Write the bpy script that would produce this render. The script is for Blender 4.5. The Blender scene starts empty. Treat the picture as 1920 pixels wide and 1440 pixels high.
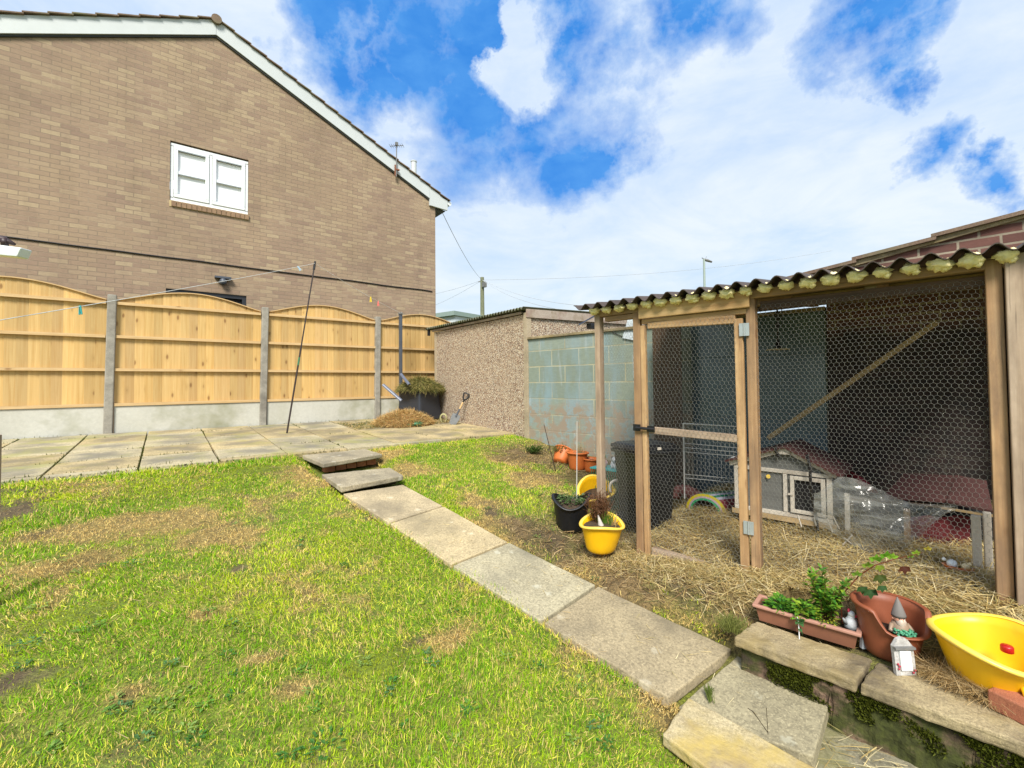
import bpy, math, random
import numpy as np
from mathutils import Vector, Matrix, noise as mnoise
random.seed(7); RS = np.random.RandomState(11)
SC = bpy.context.scene; COL = SC.collection
# ------------------------------------------------------------------ camera
F_PX, CYP = 850.0, 695.0
_a, _p, _r = math.radians(37.45), math.radians(1.5), math.radians(0.52)
CF = Vector((math.sin(_a)*math.cos(_p), math.cos(_a)*math.cos(_p), math.sin(_p)))
_R = Vector((math.cos(_a), -math.sin(_a), 0)); _U = _R.cross(CF)
CR = _R*math.cos(_r) - _U*math.sin(_r); CU = _U*math.cos(_r) + _R*math.sin(_r)
cam = bpy.data.cameras.new('camera'); cam.sensor_width = 36; cam.lens = F_PX/1920*36
cam.shift_y = -25/1920; cam.clip_start = .02; cam.clip_end = 2000
camo = bpy.data.objects.new('camera', cam); COL.objects.link(camo)
camo.matrix_world = Matrix(((CR.x, CU.x, -CF.x, 0), (CR.y, CU.y, -CF.y, 0), (CR.z, CU.z, -CF.z, 0), (0, 0, 0, 1)))
SC.camera = camo
def ray(x, y): return CF + CR*((x-960)/F_PX) - CU*((y-CYP)/F_PX)
def onpl(x, y, p, n): d = ray(x, y); return d*(Vector(p).dot(n)/d.dot(n))
def onY(x, y, Y): d = ray(x, y); return d*(Y/d.y)
def onX(x, y, X): d = ray(x, y); return d*(X/d.x)
def onZ(x, y, Z): d = ray(x, y); return d*(Z/d.z)
V = Vector
# run frame: s along its front, t into it ; wall frame for the block wall behind
RP0 = V((2.6, 1.94, 0)); _g = math.radians(9.5)
RD = V((math.sin(_g), -math.cos(_g), 0)); RN = V((math.cos(_g), math.sin(_g), 0))
def RP(s, t, z): return RP0 + RD*s + RN*t + V((0, 0, z))
def onT(x, y, t): return onpl(x, y, RP(0, t, 0), RN)
def ST(p): q = V(p)-RP0; return q.dot(RD), q.dot(RN), p[2]
WP0 = V((4.2, 5.11, 0)); _b = math.radians(8)
WD = V((math.sin(_b), -math.cos(_b), 0)); WN = V((math.cos(_b), math.sin(_b), 0))
def WP(s, t, z): return WP0 + WD*s + WN*t + V((0, 0, z))
def onW(x, y, t=0): return onpl(x, y, WP(0, t, 0), WN)
# ------------------------------------------------------------------ noise and ground
def _h(ix, iy, seed):
    n = (ix*374761393 + iy*668265263 + seed*1442695041) & 0xffffffff
    n = ((n ^ (n >> 13))*1274126177) & 0xffffffff
    return ((n ^ (n >> 16)) & 0xffff)/65535.0
def vnoise(x, y, seed=0):
    x = np.asarray(x, float); y = np.asarray(y, float)
    ix = np.floor(x).astype(np.int64); iy = np.floor(y).astype(np.int64); fx = x-ix; fy = y-iy
    fx = fx*fx*(3-2*fx); fy = fy*fy*(3-2*fy)
    a = _h(ix, iy, seed); b = _h(ix+1, iy, seed); c = _h(ix, iy+1, seed); d = _h(ix+1, iy+1, seed)
    return (a*(1-fx)+b*fx)*(1-fy) + (c*(1-fx)+d*fx)*fy
def fbm(x, y, seed=0, o=4):
    t = 0; a = .5; s = 0
    for i in range(o): t = t + a*vnoise(np.asarray(x)*2**i, np.asarray(y)*2**i, seed+i*17); s += a; a *= .5
    return t/s
def sst(a, b, x): t = np.clip((np.asarray(x, float)-a)/(b-a), 0, 1); return t*t*(3-2*t)
def wallx(y): return 2.19 - .12*(np.asarray(y, float)-1.0)     # centre line of the retaining wall
def gz(x, y, rough=True):
    x = np.asarray(x, float); y = np.asarray(y, float)
    g = np.where(y > 3.96, .955-.165*sst(3.96, 5.5, y), .955+.13*(3.96-np.maximum(y, .3)))
    s = (x-2.6)*RD.x+(y-1.94)*RD.y; t = (x-2.6)*RN.x+(y-1.94)*RN.y
    rf = 1.2-.12*np.clip(s, -.5, 1.9)
    w = sst(-.75, -.1, t)*sst(3.1, 2.1, y)
    g = g*(1-w)+rf*w
    g = g+.075*sst(1.1, 1.2, x)*sst(2.02, 1.94, x)*sst(4.5, 4.6, y)*sst(5.42, 5.36, y)
    bed = (x > wallx(y))*sst(1.12, 1.0, y)
    rb = 1.215 - .1*sst(.33, .8, x-wallx(y)) - .07*np.clip(1.2-y, 0, 1)
    rb = np.where(t > -.15, np.minimum(rb, rf), rb)
    g = g*(1-bed)+rb*bed
    g = g+.08*np.exp(-(((x-2.275)**2+(y-.36)**2)/.16**2)**3)
    pit = (x < wallx(y)+.02)*(x > 1.62)*sst(.85, .78, y)
    g = g+pit*.05
    g = np.where(y > 5.5, .86-.03*(y-5.5), g)
    if rough: g = g - (fbm(x*2.1, y*2.1, 3)-.5)*.05*sst(5.4, 5.1, y) - (fbm(x*9, y*9, 5)-.5)*.02
    return -g
def onG(x, y):
    d = ray(x, y); k = .6
    for i in range(4000):
        p = d*k
        if p.z < float(gz(p.x, p.y, False)): break
        k += .004
    return d*k
def patz(y): return -.66-.033*(8.5-y)
# ------------------------------------------------------------------ object helpers
WL = {}
def tag(o, label=None, cat=None, group=None, kind=None):
    if label: o['label'] = label
    if cat: o['category'] = cat
    if group: o['group'] = group
    if kind: o['kind'] = kind
    return o
def empty(name, loc, label, cat, group=None):
    o = bpy.data.objects.new(name, None); o.empty_display_size = .1; COL.objects.link(o)
    o.location = loc; WL[o.name] = V(loc); return tag(o, label, cat, group)
def link(o, parent, wl):
    COL.objects.link(o); WL[o.name] = V(wl)
    if parent is not None: o.parent = parent; o.location = V(wl)-WL[parent.name]
    else: o.location = wl
    return o
class MB:
    def __init__(s): s.v = []; s.f = []; s.uv = []; s.c = []; s.col = (1, 1, 1)
    def face(s, pts, uvs=None, col=None):
        i = len(s.v); s.v += [V(p) for p in pts]; s.f.append(list(range(i, i+len(pts))))
        if uvs is None:
            n = (V(pts[1])-V(pts[0])).cross(V(pts[-1])-V(pts[0]))
            if n.length > 0: n.normalize()
            if abs(n.z) > .75: uvs = [(p[0], p[1]) for p in pts]
            else:
                h = V((-n.y, n.x, 0)); h.normalize(); uvs = [(V(p).dot(h), p[2]) for p in pts]
        s.uv.append(uvs); s.c.append(col or s.col); return s
    def hexa(s, P, uvs=None, col=None):      # 8 points: bottom 0-3, top 4-7 (ccw)
        q = [(0, 3, 2, 1), (4, 5, 6, 7), (0, 1, 5, 4), (1, 2, 6, 5), (2, 3, 7, 6), (3, 0, 4, 7)]
        for k in q: s.face([P[i] for i in k], None if uvs is None else [uvs[i] for i in k], col)
        return s
    def box(s, c, d, ax=None, col=None):     # centre, full sizes, axes
        X, Y, Z = ax or (V((1, 0, 0)), V((0, 1, 0)), V((0, 0, 1))); c = V(c); d = [q/2 for q in d]
        P = [c+X*(sx*d[0])+Y*(sy*d[1])+Z*(sz*d[2]) for sz in (-1, 1) for sx, sy in ((-1, -1), (1, -1), (1, 1), (-1, 1))]
        return s.hexa(P, None, col)
    def bar(s, p0, p1, w, h, up=(0, 0, 1), col=None, off=None):  # timber with grain along its length (u)
        p0 = V(p0); p1 = V(p1); a = (p1-p0); L = a.length; a.normalize(); up = V(up)
        side = a.cross(up)
        if side.length < 1e-3: side = a.cross(V((0, 1, 0)))
        side.normalize(); u2 = side.cross(a)
        o = random.random()*30 if off is None else off
        c = [(-w/2, -h/2), (w/2, -h/2), (w/2, h/2), (-w/2, h/2)]
        A = [p0+side*x+u2*y for x, y in c]; B = [p1+side*x+u2*y for x, y in c]
        for i in range(4):
            j = (i+1) % 4; ww = w if i % 2 == 0 else h
            s.face([A[i], A[j], B[j], B[i]], [(o, o+i*.3), (o, o+i*.3+ww), (o+L, o+i*.3+ww), (o+L, o+i*.3)], col)
        s.face([A[3], A[2], A[1], A[0]], [(o, o), (o+.01, o), (o+.01, o+h), (o, o+h)], col)
        s.face(B, [(o, o), (o+.01, o), (o+.01, o+h), (o, o+h)], col); return s
    def tube(s, pts, r, n=8, cap=True, col=None, sx=1):
        pts = [V(p) for p in pts]; m = len(pts); rs = r if isinstance(r, (list, tuple)) else [r]*m
        rings = []; prev = None; L = 0
        for i, p in enumerate(pts):
            t = (pts[min(i+1, m-1)]-pts[max(i-1, 0)]); t.normalize()
            if prev is None:
                prev = t.cross(V((0, 0, 1)))
                if prev.length < .05: prev = t.cross(V((1, 0, 0)))
            prev = prev-t*prev.dot(t); prev.normalize(); b = t.cross(prev)
            rings.append([p+prev*(math.cos(2*math.pi*k/n)*rs[i]*sx)+b*(math.sin(2*math.pi*k/n)*rs[i]) for k in range(n)])
        base = len(s.v)
        for R_ in rings: s.v += R_
        for i in range(m-1):
            L2 = L+(pts[i+1]-pts[i]).length
            for k in range(n):
                k2 = (k+1) % n
                s.f.append([base+i*n+k, base+i*n+k2, base+(i+1)*n+k2, base+(i+1)*n+k])
                s.uv.append([(L, k/n*.2), (L, (k+1)/n*.2), (L2, (k+1)/n*.2), (L2, k/n*.2)]); s.c.append(col or s.col)
            L = L2
        if cap:
            s.f.append([base+k for k in reversed(range(n))]); s.uv.append([(0, 0)]*n); s.c.append(col or s.col)
            s.f.append([base+(m-1)*n+k for k in range(n)]); s.uv.append([(0, 0)]*n); s.c.append(col or s.col)
        return s
    def lathe(s, prof, c, n=32, ax=None, sx=1, sy=1, wob=0, col=None, seed=0, capb=True, rimf=None):
        X, Y, Z = ax or (V((1, 0, 0)), V((0, 1, 0)), V((0, 0, 1))); c = V(c); base = len(s.v)
        for i, (r, z) in enumerate(prof):
            for k in range(n):
                a = 2*math.pi*k/n; w = 1+wob*(mnoise.noise((math.cos(a)*1.5+seed, math.sin(a)*1.5, z*6)))
                dz = rimf(a, r, z) if rimf else 0
                s.v.append(c+X*(math.cos(a)*r*sx*w)+Y*(math.sin(a)*r*sy*w)+Z*(z+dz))
        for i in range(len(prof)-1):
            for k in range(n):
                k2 = (k+1) % n
                s.f.append([base+i*n+k, base+i*n+k2, base+(i+1)*n+k2, base+(i+1)*n+k])
                s.uv.append([(k/n, i*.05)]*4); s.c.append(col or s.col)
        if capb:
            s.f.append([base+k for k in reversed(range(n))]); s.uv.append([(0, 0)]*n); s.c.append(col or s.col)
        m = len(prof)-1
        if prof[-1][0] > 1e-4 and capb == 2:
            s.f.append([base+m*n+k for k in range(n)]); s.uv.append([(0, 0)]*n); s.c.append(col or s.col)
        return s
    def blob(s, c, r, n=10, amp=.25, seed=0, col=None, sc=(1, 1, 1), freq=2.0):
        c = V(c); m = n//2+2; base = len(s.v)
        for i in range(m+1):
            th = math.pi*i/m
            for k in range(n):
                a = 2*math.pi*k/n; d = V((math.sin(th)*math.cos(a), math.sin(th)*math.sin(a), math.cos(th)))
                q = r*(1+amp*mnoise.noise(d*freq+V((seed*7.3, seed*1.7, 0))))
                s.v.append(c+V((d.x*sc[0], d.y*sc[1], d.z*sc[2]))*q)
        for i in range(m):
            for k in range(n):
                k2 = (k+1) % n; s.f.append([base+i*n+k, base+(i+1)*n+k, base+(i+1)*n+k2, base+i*n+k2])
                s.uv.append([(0, 0)]*4); s.c.append(col or s.col)
        return s
    def prism(s, poly, vec, col=None):
        P = [V(p) for p in poly]; Q = [p+V(vec) for p in P]; n = len(P)
        s.face(P, None, col); s.face(list(reversed(Q)), None, col)
        for i in range(n): s.face([P[(i+1) % n], P[i], Q[i], Q[(i+1) % n]], None, col)
        return s
    def leaf(s, p, d, up, L, w, col, bend=.25):
        p = V(p); d = V(d).normalized(); sd = d.cross(V(up))
        if sd.length < .05: sd = d.cross(V((1, .3, .2)))
        sd.normalize(); nn = sd.cross(d)
        a = p+d*(L*.45)+sd*w/2+nn*(L*bend*.3); b = p+d*(L*.45)-sd*w/2+nn*(L*bend*.3); e = p+d*L-nn*(L*bend*.4)
        m = p+d*(L*.45)
        s.face([p, m, a], [(0, 0)]*3, col); s.face([p, b, m], [(0, 0)]*3, col); s.face([m, e, a], [(0, 0)]*3, col); s.face([m, b, e], [(0, 0)]*3, col)
        return s
    def build(s, name, mat, parent=None, smooth=False, bevel=0, label=None, cat=None, group=None, kind=None, wl=None, solid=0):
        if wl is None:
            mn = [min(v[i] for v in s.v) for i in range(3)]; mx = [max(v[i] for v in s.v) for i in range(3)]
            wl = V(((mn[0]+mx[0])/2, (mn[1]+mx[1])/2, mn[2]))
        me = bpy.data.meshes.new(name); me.from_pydata([tuple(v-wl) for v in s.v], [], s.f)
        ul = me.uv_layers.new(name='UVMap'); ul.data.foreach_set('uv', np.array([q for u in s.uv for q in u], dtype=np.float32).ravel())
        ca = me.color_attributes.new('tint', 'FLOAT_COLOR', 'CORNER')
        cc = np.array([(*c, 1.0) for c, f in zip(s.c, s.f) for _ in f], dtype=np.float32); ca.data.foreach_set('color', cc.ravel())
        me.materials.append(mat)
        if smooth:
            me.polygons.foreach_set('use_smooth', [True]*len(me.polygons))
        o = bpy.data.objects.new(name, me); link(o, parent, wl)
        if solid: md = o.modifiers.new('solid', 'SOLIDIFY'); md.thickness = solid; md.offset = 0
        if bevel:
            w = o.modifiers.new('weld', 'WELD'); w.merge_threshold = .0003
            md = o.modifiers.new('bevel', 'BEVEL'); md.width = bevel; md.segments = 2; md.limit_method = 'ANGLE'; md.angle_limit = math.radians(40)
        elif smooth:
            w = o.modifiers.new('weld', 'WELD'); w.merge_threshold = .0002
        return tag(o, label, cat, group, kind)
_tx = {}
def roughen(o, st=.006, sc=.05, lv=4):
    if sc not in _tx:
        t = bpy.data.textures.new('stone_%g' % sc, 'CLOUDS'); t.noise_scale = sc; t.noise_depth = 4; _tx[sc] = t
    m = o.modifiers.new('sub', 'SUBSURF'); m.subdivision_type = 'SIMPLE'; m.levels = m.render_levels = lv
    d = o.modifiers.new('rough', 'DISPLACE'); d.texture = _tx[sc]; d.texture_coords = 'GLOBAL'; d.strength = st; d.mid_level = .5
    return o
def npmesh(name, verts, faces, mat, cols=None, parent=None, wl=(0, 0, 0), smooth=False):
    me = bpy.data.meshes.new(name); nv = len(verts); nf, k = faces.shape
    me.vertices.add(nv); me.vertices.foreach_set('co', (np.asarray(verts)-np.array(wl)).astype(np.float32).ravel())
    me.loops.add(nf*k); me.loops.foreach_set('vertex_index', faces.astype(np.int32).ravel())
    me.polygons.add(nf); me.polygons.foreach_set('loop_start', np.arange(0, nf*k, k, dtype=np.int32))
    me.update(calc_edges=True)
    if cols is not None:
        ca = me.color_attributes.new('tint', 'FLOAT_COLOR', 'POINT')
        c4 = np.ones((nv, 4), np.float32); c4[:, :3] = cols; ca.data.foreach_set('color', c4.ravel())
    if smooth: me.polygons.foreach_set('use_smooth', [True]*nf)
    me.materials.append(mat); o = bpy.data.objects.new(name, me); return link(o, parent, wl)
def axes(d, up=(0, 0, 1)):
    Z = V(d).normalized(); X = Z.cross(V((0, 1, 0.01))) if abs(Z.z) > .8 else Z.cross(V(up)); X.normalize(); return X, Z.cross(X), Z
# ------------------------------------------------------------------ materials
def lin(c, k=1.0):
    o = []
    for x in c:
        x /= 255; o.append((x/12.92 if x <= .04045 else ((x+.055)/1.055)**2.4)*k)
    return tuple(o)
K = .72
def C(r, g, b, k=None): return (*lin((r, g, b), K if k is None else k), 1)
class S:
    def __init__(s, name):
        s.m = bpy.data.materials.new(name); s.m.use_nodes = True; s.t = s.m.node_tree; s.t.nodes.clear()
        s.out = s.t.nodes.new('ShaderNodeOutputMaterial')
    def n(s, typ, ins=None, **pr):
        nd = s.t.nodes.new(typ)
        for k, v in pr.items(): setattr(nd, k, v)
        for k, v in (ins or {}).items():
            if isinstance(v, bpy.types.NodeSocket): s.t.links.new(v, nd.inputs[k])
            else: nd.inputs[k].default_value = v
        return nd
    def uv(s): return s.n('ShaderNodeTexCoord').outputs['UV']
    def ob(s): return s.n('ShaderNodeTexCoord').outputs['Object']
    def pos(s): return s.n('ShaderNodeNewGeometry').outputs['Position']
    def map(s, v, sc=(1, 1, 1), loc=(0, 0, 0), rot=(0, 0, 0)): return s.n('ShaderNodeMapping', {'Vector': v, 'Scale': sc, 'Location': loc, 'Rotation': rot}).outputs[0]
    def noise(s, v, sc, d=4, r=.55, dist=0): return s.n('ShaderNodeTexNoise', {'Vector': v, 'Scale': sc, 'Detail': d, 'Roughness': r, 'Distortion': dist}).outputs[0]
    def vor(s, v, sc, out='Distance', feat='F1', rnd=1): return s.n('ShaderNodeTexVoronoi', {'Vector': v, 'Scale': sc, 'Randomness': rnd}, feature=feat).outputs[out]
    def ramp(s, f, st, interp='LINEAR'):
        nd = s.n('ShaderNodeValToRGB', {'Fac': f}); cr = nd.color_ramp; cr.interpolation = interp
        while len(cr.elements) < len(st): cr.elements.new(.5)
        for e, (p, c) in zip(cr.elements, st): e.position = p; e.color = c if not isinstance(c, (int, float)) else (c, c, c, 1)
        return nd.outputs[0]
    def mix(s, f, a, b, mode='MIX'):
        nd = s.n('ShaderNodeMix', data_type='RGBA', blend_type=mode)
        for k, v in ((0, f), (6, a), (7, b)):
            if isinstance(v, bpy.types.NodeSocket): s.t.links.new(v, nd.inputs[k])
            else: nd.inputs[k].default_value = v
        return nd.outputs[2]
    def math(s, op, a, b=0, c=0):
        nd = s.n('ShaderNodeMath', operation=op)
        for k, v in ((0, a), (1, b), (2, c)):
            if isinstance(v, bpy.types.NodeSocket): s.t.links.new(v, nd.inputs[k])
            else: nd.inputs[k].default_value = v
        return nd.outputs[0]
    def tint(s): return s.n('ShaderNodeVertexColor', layer_name='tint').outputs[0]
    def bump(s, h, st=.4, d=.01): return s.n('ShaderNodeBump', {'Height': h, 'Strength': st, 'Distance': d}).outputs[0]
    def fin(s, col, rough=.8, bump=None, **kw):
        ins = {'Base Color': col, 'Roughness': rough}
        for k, v in kw.items(): ins[k.replace('_', ' ')] = v
        if bump is not None: ins['Normal'] = bump
        b = s.n('ShaderNodeBsdfPrincipled', ins); s.t.links.new(b.outputs[0], s.out.inputs[0]); return s.m
def plain(name, col, rough=.6, var=.12, bumps=.15, sc=30, dirt=None, **kw):
    s = S(name); o = s.ob(); n = s.noise(o, sc, 4)
    c = s.mix(s.ramp(n, [(.3, 0), (.7, 1)]), tuple(q*(1-var) for q in col[:3])+(1,), tuple(min(1, q*(1+var)) for q in col[:3])+(1,))
    if dirt: c = s.mix(s.ramp(s.noise(o, sc*.25, 5, .65), [(.5, 0), (.75, .75)]), c, dirt)
    return s.fin(c, rough, s.bump(n, bumps, .004), **kw)
M = {}
def wood(name, dark, light, grain=1.0, knots=True, rough=.75, weather=None, tint=False):
    s = S(name); u = s.uv()
    g = s.noise(s.map(u, (1.3, 45, 1)), 1.0, 5, .6, .6)
    g2 = s.noise(s.map(u, (.7, 8, 1)), 1.0, 3, .5, 1.2)
    c = s.mix(s.ramp(g, [(.3, 0), (.7, 1)]), dark, light)
    c = s.mix(s.ramp(g2, [(.35, (.2 if tint else .45)*grain), (.65, 0)]), c, tuple(q*.62 for q in dark[:3])+(1,))
    if not tint:
        cr_ = s.noise(s.map(u, (2.5, 90, 1), (7, 2, 0)), 1.0, 3, .5, .3); c = s.mix(s.ramp(cr_, [(.28, .75*min(1, grain)), (.36, 0)]), c, tuple(q*.28 for q in dark[:3])+(1,))
        c = s.mix(s.ramp(s.noise(s.ob(), 6, 4, .6), [(.35, .35*min(1, grain)), (.6, 0)]), c, tuple(q*.5 for q in dark[:3])+(1,))
    if knots:
        kv = s.vor(s.map(u, (3.6, 9, 1)), 1.0)
        c = s.mix(s.ramp(kv, [(.07, .85), (.15, 0)]), c, C(120, 70, 30)); c = s.mix(s.ramp(kv, [(.12, .35), (.3, 0)]), c, tuple(q*.75 for q in dark[:3])+(1,))
    if weather: c = s.mix(s.ramp(s.noise(s.map(u, (2, 9, 1)), 1.3, 5, .65), [(.42, 0), (.68, .8)]), c, weather)
    if tint: c = s.mix(1.0, c, s.tint(), 'MULTIPLY')
    return s.fin(c, rough, s.bump(g, .25, .002))
def brickmat(name, cols, mortar, bw=.225, rh=.075, ms=.0055, stain=None, bumpd=.004, grime=.5, light=None, msm=.1, mdk=[(.42, 0), (.6, 1)]):
    s = S(name); u = s.uv()
    uw = s.n('ShaderNodeVectorMath', {0: u, 1: s.n('ShaderNodeVectorMath', {0: s.n('ShaderNodeTexNoise', {'Vector': u, 'Scale': 18.0, 'Detail': 2}).outputs['Color'], 1: (.004, .004, 0)}, operation='MULTIPLY').outputs[0]}, operation='ADD').outputs[0]
    b = s.n('ShaderNodeTexBrick', {'Vector': uw, 'Color1': (0, 0, 0, 1), 'Color2': (1, 1, 1, 1), 'Mortar': (.5, .5, .5, 1), 'Scale': 1.0, 'Mortar Size': ms, 'Mortar Smooth': msm, 'Bias': 0, 'Brick Width': bw, 'Row Height': rh}, offset=.5)
    c = s.ramp(b.outputs[0], [(i/(len(cols)-1), q) for i, q in enumerate(cols)])
    c = s.mix(s.ramp(s.noise(s.map(u, (14, 40, 1)), 1, 4, .6), [(.3, .35), (.7, 0)]), c, tuple(q*.6 for q in cols[0][:3])+(1,))
    big = s.noise(u, .55, 5, .6); 
    if light: c = s.mix(s.ramp(s.noise(u, 1.1, 4), [(.45, 0), (.75, .5)]), c, light)
    mo = s.mix(s.ramp(s.noise(u, 1.7, 5, .65), mdk), mortar, tuple(q*.68 for q in mortar[:3])+(1,))
    c = s.mix(b.outputs[1], c, mo)
    if stain:
        c = s.mix(s.ramp(big, [(.45, 0), (.72, grime)]), c, stain)
        c = s.mix(s.ramp(s.noise(s.map(u, (2.2, .5, 1), (4, 1, 0)), 1.2, 6, .65), [(.52, 0), (.72, grime*.7)]), c, tuple(q*.75 for q in stain[:3])+(1,))
    h = s.math('SUBTRACT', s.math('MULTIPLY', s.noise(u, 70, 3), .35), b.outputs[1])
    return s, c, s.bump(h, .6, bumpd)
s, c, b = brickmat('tan_brick', [C(164, 138, 118), C(176, 150, 126), C(180, 154, 128), C(186, 162, 134), C(200, 178, 144)], C(184, 162, 136), stain=C(128, 108, 88), grime=.4, light=C(200, 174, 138), mdk=[(.36, 0), (.5, 1)])
M['brick'] = s.fin(c, .9, b)
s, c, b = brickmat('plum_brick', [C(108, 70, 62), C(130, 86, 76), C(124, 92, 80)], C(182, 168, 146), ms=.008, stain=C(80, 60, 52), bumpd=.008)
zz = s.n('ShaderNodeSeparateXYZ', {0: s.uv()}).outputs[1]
run_shade = s.ramp(s.math('ADD', zz, s.math('MULTIPLY', s.noise(s.uv(), 3, 4), .3)), [(.50, 1), (.66, 0)])  # shade under the run roof, painted into the lower brick colour
c = s.mix(s.math('MULTIPLY', run_shade, s.ramp(s.noise(s.uv(), 9, 4), [(.3, 1), (.75, .72)])), c, C(34, 31, 30))
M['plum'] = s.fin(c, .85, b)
s, c, b = brickmat('painted_block', [C(140, 154, 142), C(156, 168, 150), C(160, 172, 166)], C(194, 190, 158), bw=.46, rh=.225, ms=.009, msm=.25, bumpd=.003)
u = s.uv()
c = s.mix(s.ramp(s.noise(s.map(u, (3, .9, 1)), 1.3, 5, .6), [(.45, 0), (.7, .6)]), c, C(146, 178, 194))
c = s.mix(s.ramp(s.noise(s.map(u, (9, 1.2, 1), (3, 0, 0)), 1, 4, .6), [(.58, 0), (.74, .5)]), c, C(205, 215, 225))
zz = s.n('ShaderNodeSeparateXYZ', {0: u}).outputs[1]
lo = s.ramp(s.math('ADD', zz, s.math('MULTIPLY', s.noise(u, 3, 3), .12)), [(0.0, 0), (1, 1)])
lowm = s.ramp(s.math('MULTIPLY_ADD', s.math('ADD', zz, s.math('MULTIPLY', s.noise(u, 2.5, 4), .25)), 1.0, .7), [(.47, 1), (.58, 0)])
c = s.mix(s.math('MULTIPLY', lowm, s.ramp(s.noise(u, 7, 6, .7), [(.46, .95), (.54, .12)])), c, C(164, 148, 128))
M['block'] = s.fin(c, .8, b)
s = S('pebbledash'); u = s.uv(); v = s.n('ShaderNodeTexVoronoi', {'Vector': u, 'Scale': 64.0}); v2 = s.vor(s.map(u, (1, 1, 1), (5, 3, 0)), 96)
r_ = s.n('ShaderNodeSeparateColor', {0: v.outputs['Color']}).outputs[0]
c = s.ramp(r_, [(0, C(250, 236, 206)), (.35, C(244, 222, 188)), (.55, C(240, 214, 180)), (.68, C(255, 246, 226)), (.80, C(216, 176, 146)), (.9, C(150, 112, 96)), (.96, C(96, 82, 74))], 'CONSTANT')
c = s.mix(s.ramp(v2, [(.0, .0), (.38, 0), (.54, .9)]), c, C(120, 96, 80))
c = s.mix(s.ramp(s.noise(u, 1.3, 4), [(.4, 0), (.75, .3)]), c, C(214, 192, 160))
M['pebble'] = s.fin(c, .85, s.bump(v.outputs[0], .8, .006))
def conc(name, a, b_, stain=None, sc=8, moss=None, st=(.5, .7), tint=False, lich=None, bd=.003, cell=False, spk=1):
    s = S(name); p = s.pos(); n = s.noise(p, sc, 6, .6); f = s.noise(p, sc*14, 3, .7)
    c = s.mix(s.ramp(n, [(.3, 0), (.7, 1)]), a, b_)
    c = s.mix(s.ramp(f, [(.38, .55*spk), (.56, 0)]), c, tuple(q*.5 for q in a[:3])+(1,)); f2 = s.noise(p, sc*22, 2, .6); c = s.mix(s.ramp(f2, [(.56, 0), (.68, .5*spk)]), c, tuple(min(1, q*1.45) for q in b_[:3])+(1,))
    if stain: c = s.mix(s.ramp(s.noise(p, sc*.35, 5, .6), [(st[0], 0), (st[1], .8)]), c, stain)
    if cell:
        xy = s.n('ShaderNodeSeparateXYZ', {0: p}); fs = []
        for o_, c0, pt in ((0, .19, .635), (1, -5.56+6.2, .62)):
            fr = s.math('FRACT', s.math('DIVIDE', s.math('ADD', xy.outputs[o_], c0), pt)); fs.append(s.math('ABSOLUTE', s.math('SUBTRACT', fr, .5)))
        mx_ = s.math('ADD', s.math('MAXIMUM', fs[0], fs[1]), s.math('MULTIPLY', s.math('SUBTRACT', s.noise(p, 3.5, 5, .6), .5), 1.0))
        c = s.mix(s.ramp(mx_, [(.10, .75), (.40, 0)]), c, C(132, 128, 118))
    if moss: c = s.mix(s.ramp(s.noise(s.map(p, (1, 1, 1), (4, 9, 2)), sc*.5, 5, .65), [(.5, 0), (.68, .85)]), c, moss)
    if lich: c = s.mix(s.ramp(s.math('ADD', s.vor(p, 6, rnd=1), s.math('MULTIPLY', s.math('SUBTRACT', s.noise(p, 28, 4, .7), .5), .5)), [(.09, .5), (.17, 0)]), c, lich)
    if tint: c = s.mix(1.0, c, s.tint(), 'MULTIPLY')
    return s.fin(c, .88, s.bump(s.math('ADD', n, s.math('MULTIPLY', f, .5)), .5, bd))
M['post'] = conc('grey_concrete', C(150, 145, 134), C(188, 182, 168), C(122, 116, 106), 10, spk=.6)
M['gravelboard'] = conc('pale_concrete', C(206, 204, 190), C(226, 224, 212), C(190, 184, 158), 1.5, C(150, 150, 112), spk=.2)
M['slab'] = conc('patio_slab', C(186, 174, 142), C(222, 208, 172), C(140, 132, 112), 4, C(172, 168, 104), (.48, .64), tint=True, cell=True)
M['pathslab'] = conc('path_slab', C(170, 158, 132), C(206, 192, 160), C(134, 126, 108), 5, None, (.5, .68), tint=True, lich=C(222, 216, 196))
M['mossslab'] = conc('grey_slab', C(140, 134, 112), C(172, 164, 136), C(112, 108, 90), 5, C(140, 138, 84), (.5, .68))
M['coping'] = conc('weathered_coping', C(164, 146, 112), C(200, 182, 140), C(104, 92, 72), 9, C(164, 144, 96), (.46, .62), bd=.006)
M['lichslab'] = conc('lichened_slab', C(196, 178, 132), C(216, 200, 160), C(150, 130, 112), 8, C(212, 186, 104), (.48, .62), bd=.005)
s = S('mossy_wall'); p = s.pos(); n = s.noise(p, 7, 6, .65)
c = s.ramp(n, [(.3, C(58, 48, 38)), (.45, C(104, 84, 66)), (.58, C(160, 130, 108)), (.7, C(84, 66, 54))])
c = s.mix(s.ramp(s.noise(s.map(p, (1, 1, 1.6), (3, 1, 0)), 4.5, 5, .6), [(.40, 0), (.52, .95)]), c, s.mix(s.noise(p, 60, 2), C(40, 46, 14), C(84, 92, 28)))
M['mossywall'] = s.fin(c, .95, s.bump(n, .9, .03))
M['fencewood'] = wood('new_fence_board', C(220, 176, 108), C(242, 206, 142), .7, tint=True)
M['railwood'] = wood('fence_rail', C(222, 182, 122), C(240, 208, 156), .4)
M['runwood'] = wood('run_timber', C(178, 136, 94), C(224, 186, 138), 1.2, weather=C(130, 106, 84))
M['doorwood'] = wood('door_timber', C(208, 162, 108), C(236, 200, 148), 1.0, weather=C(158, 122, 86))
M['knotty'] = wood('knotty_board', C(218, 174, 112), C(242, 208, 150), .9, weather=C(170, 122, 70))
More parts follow.
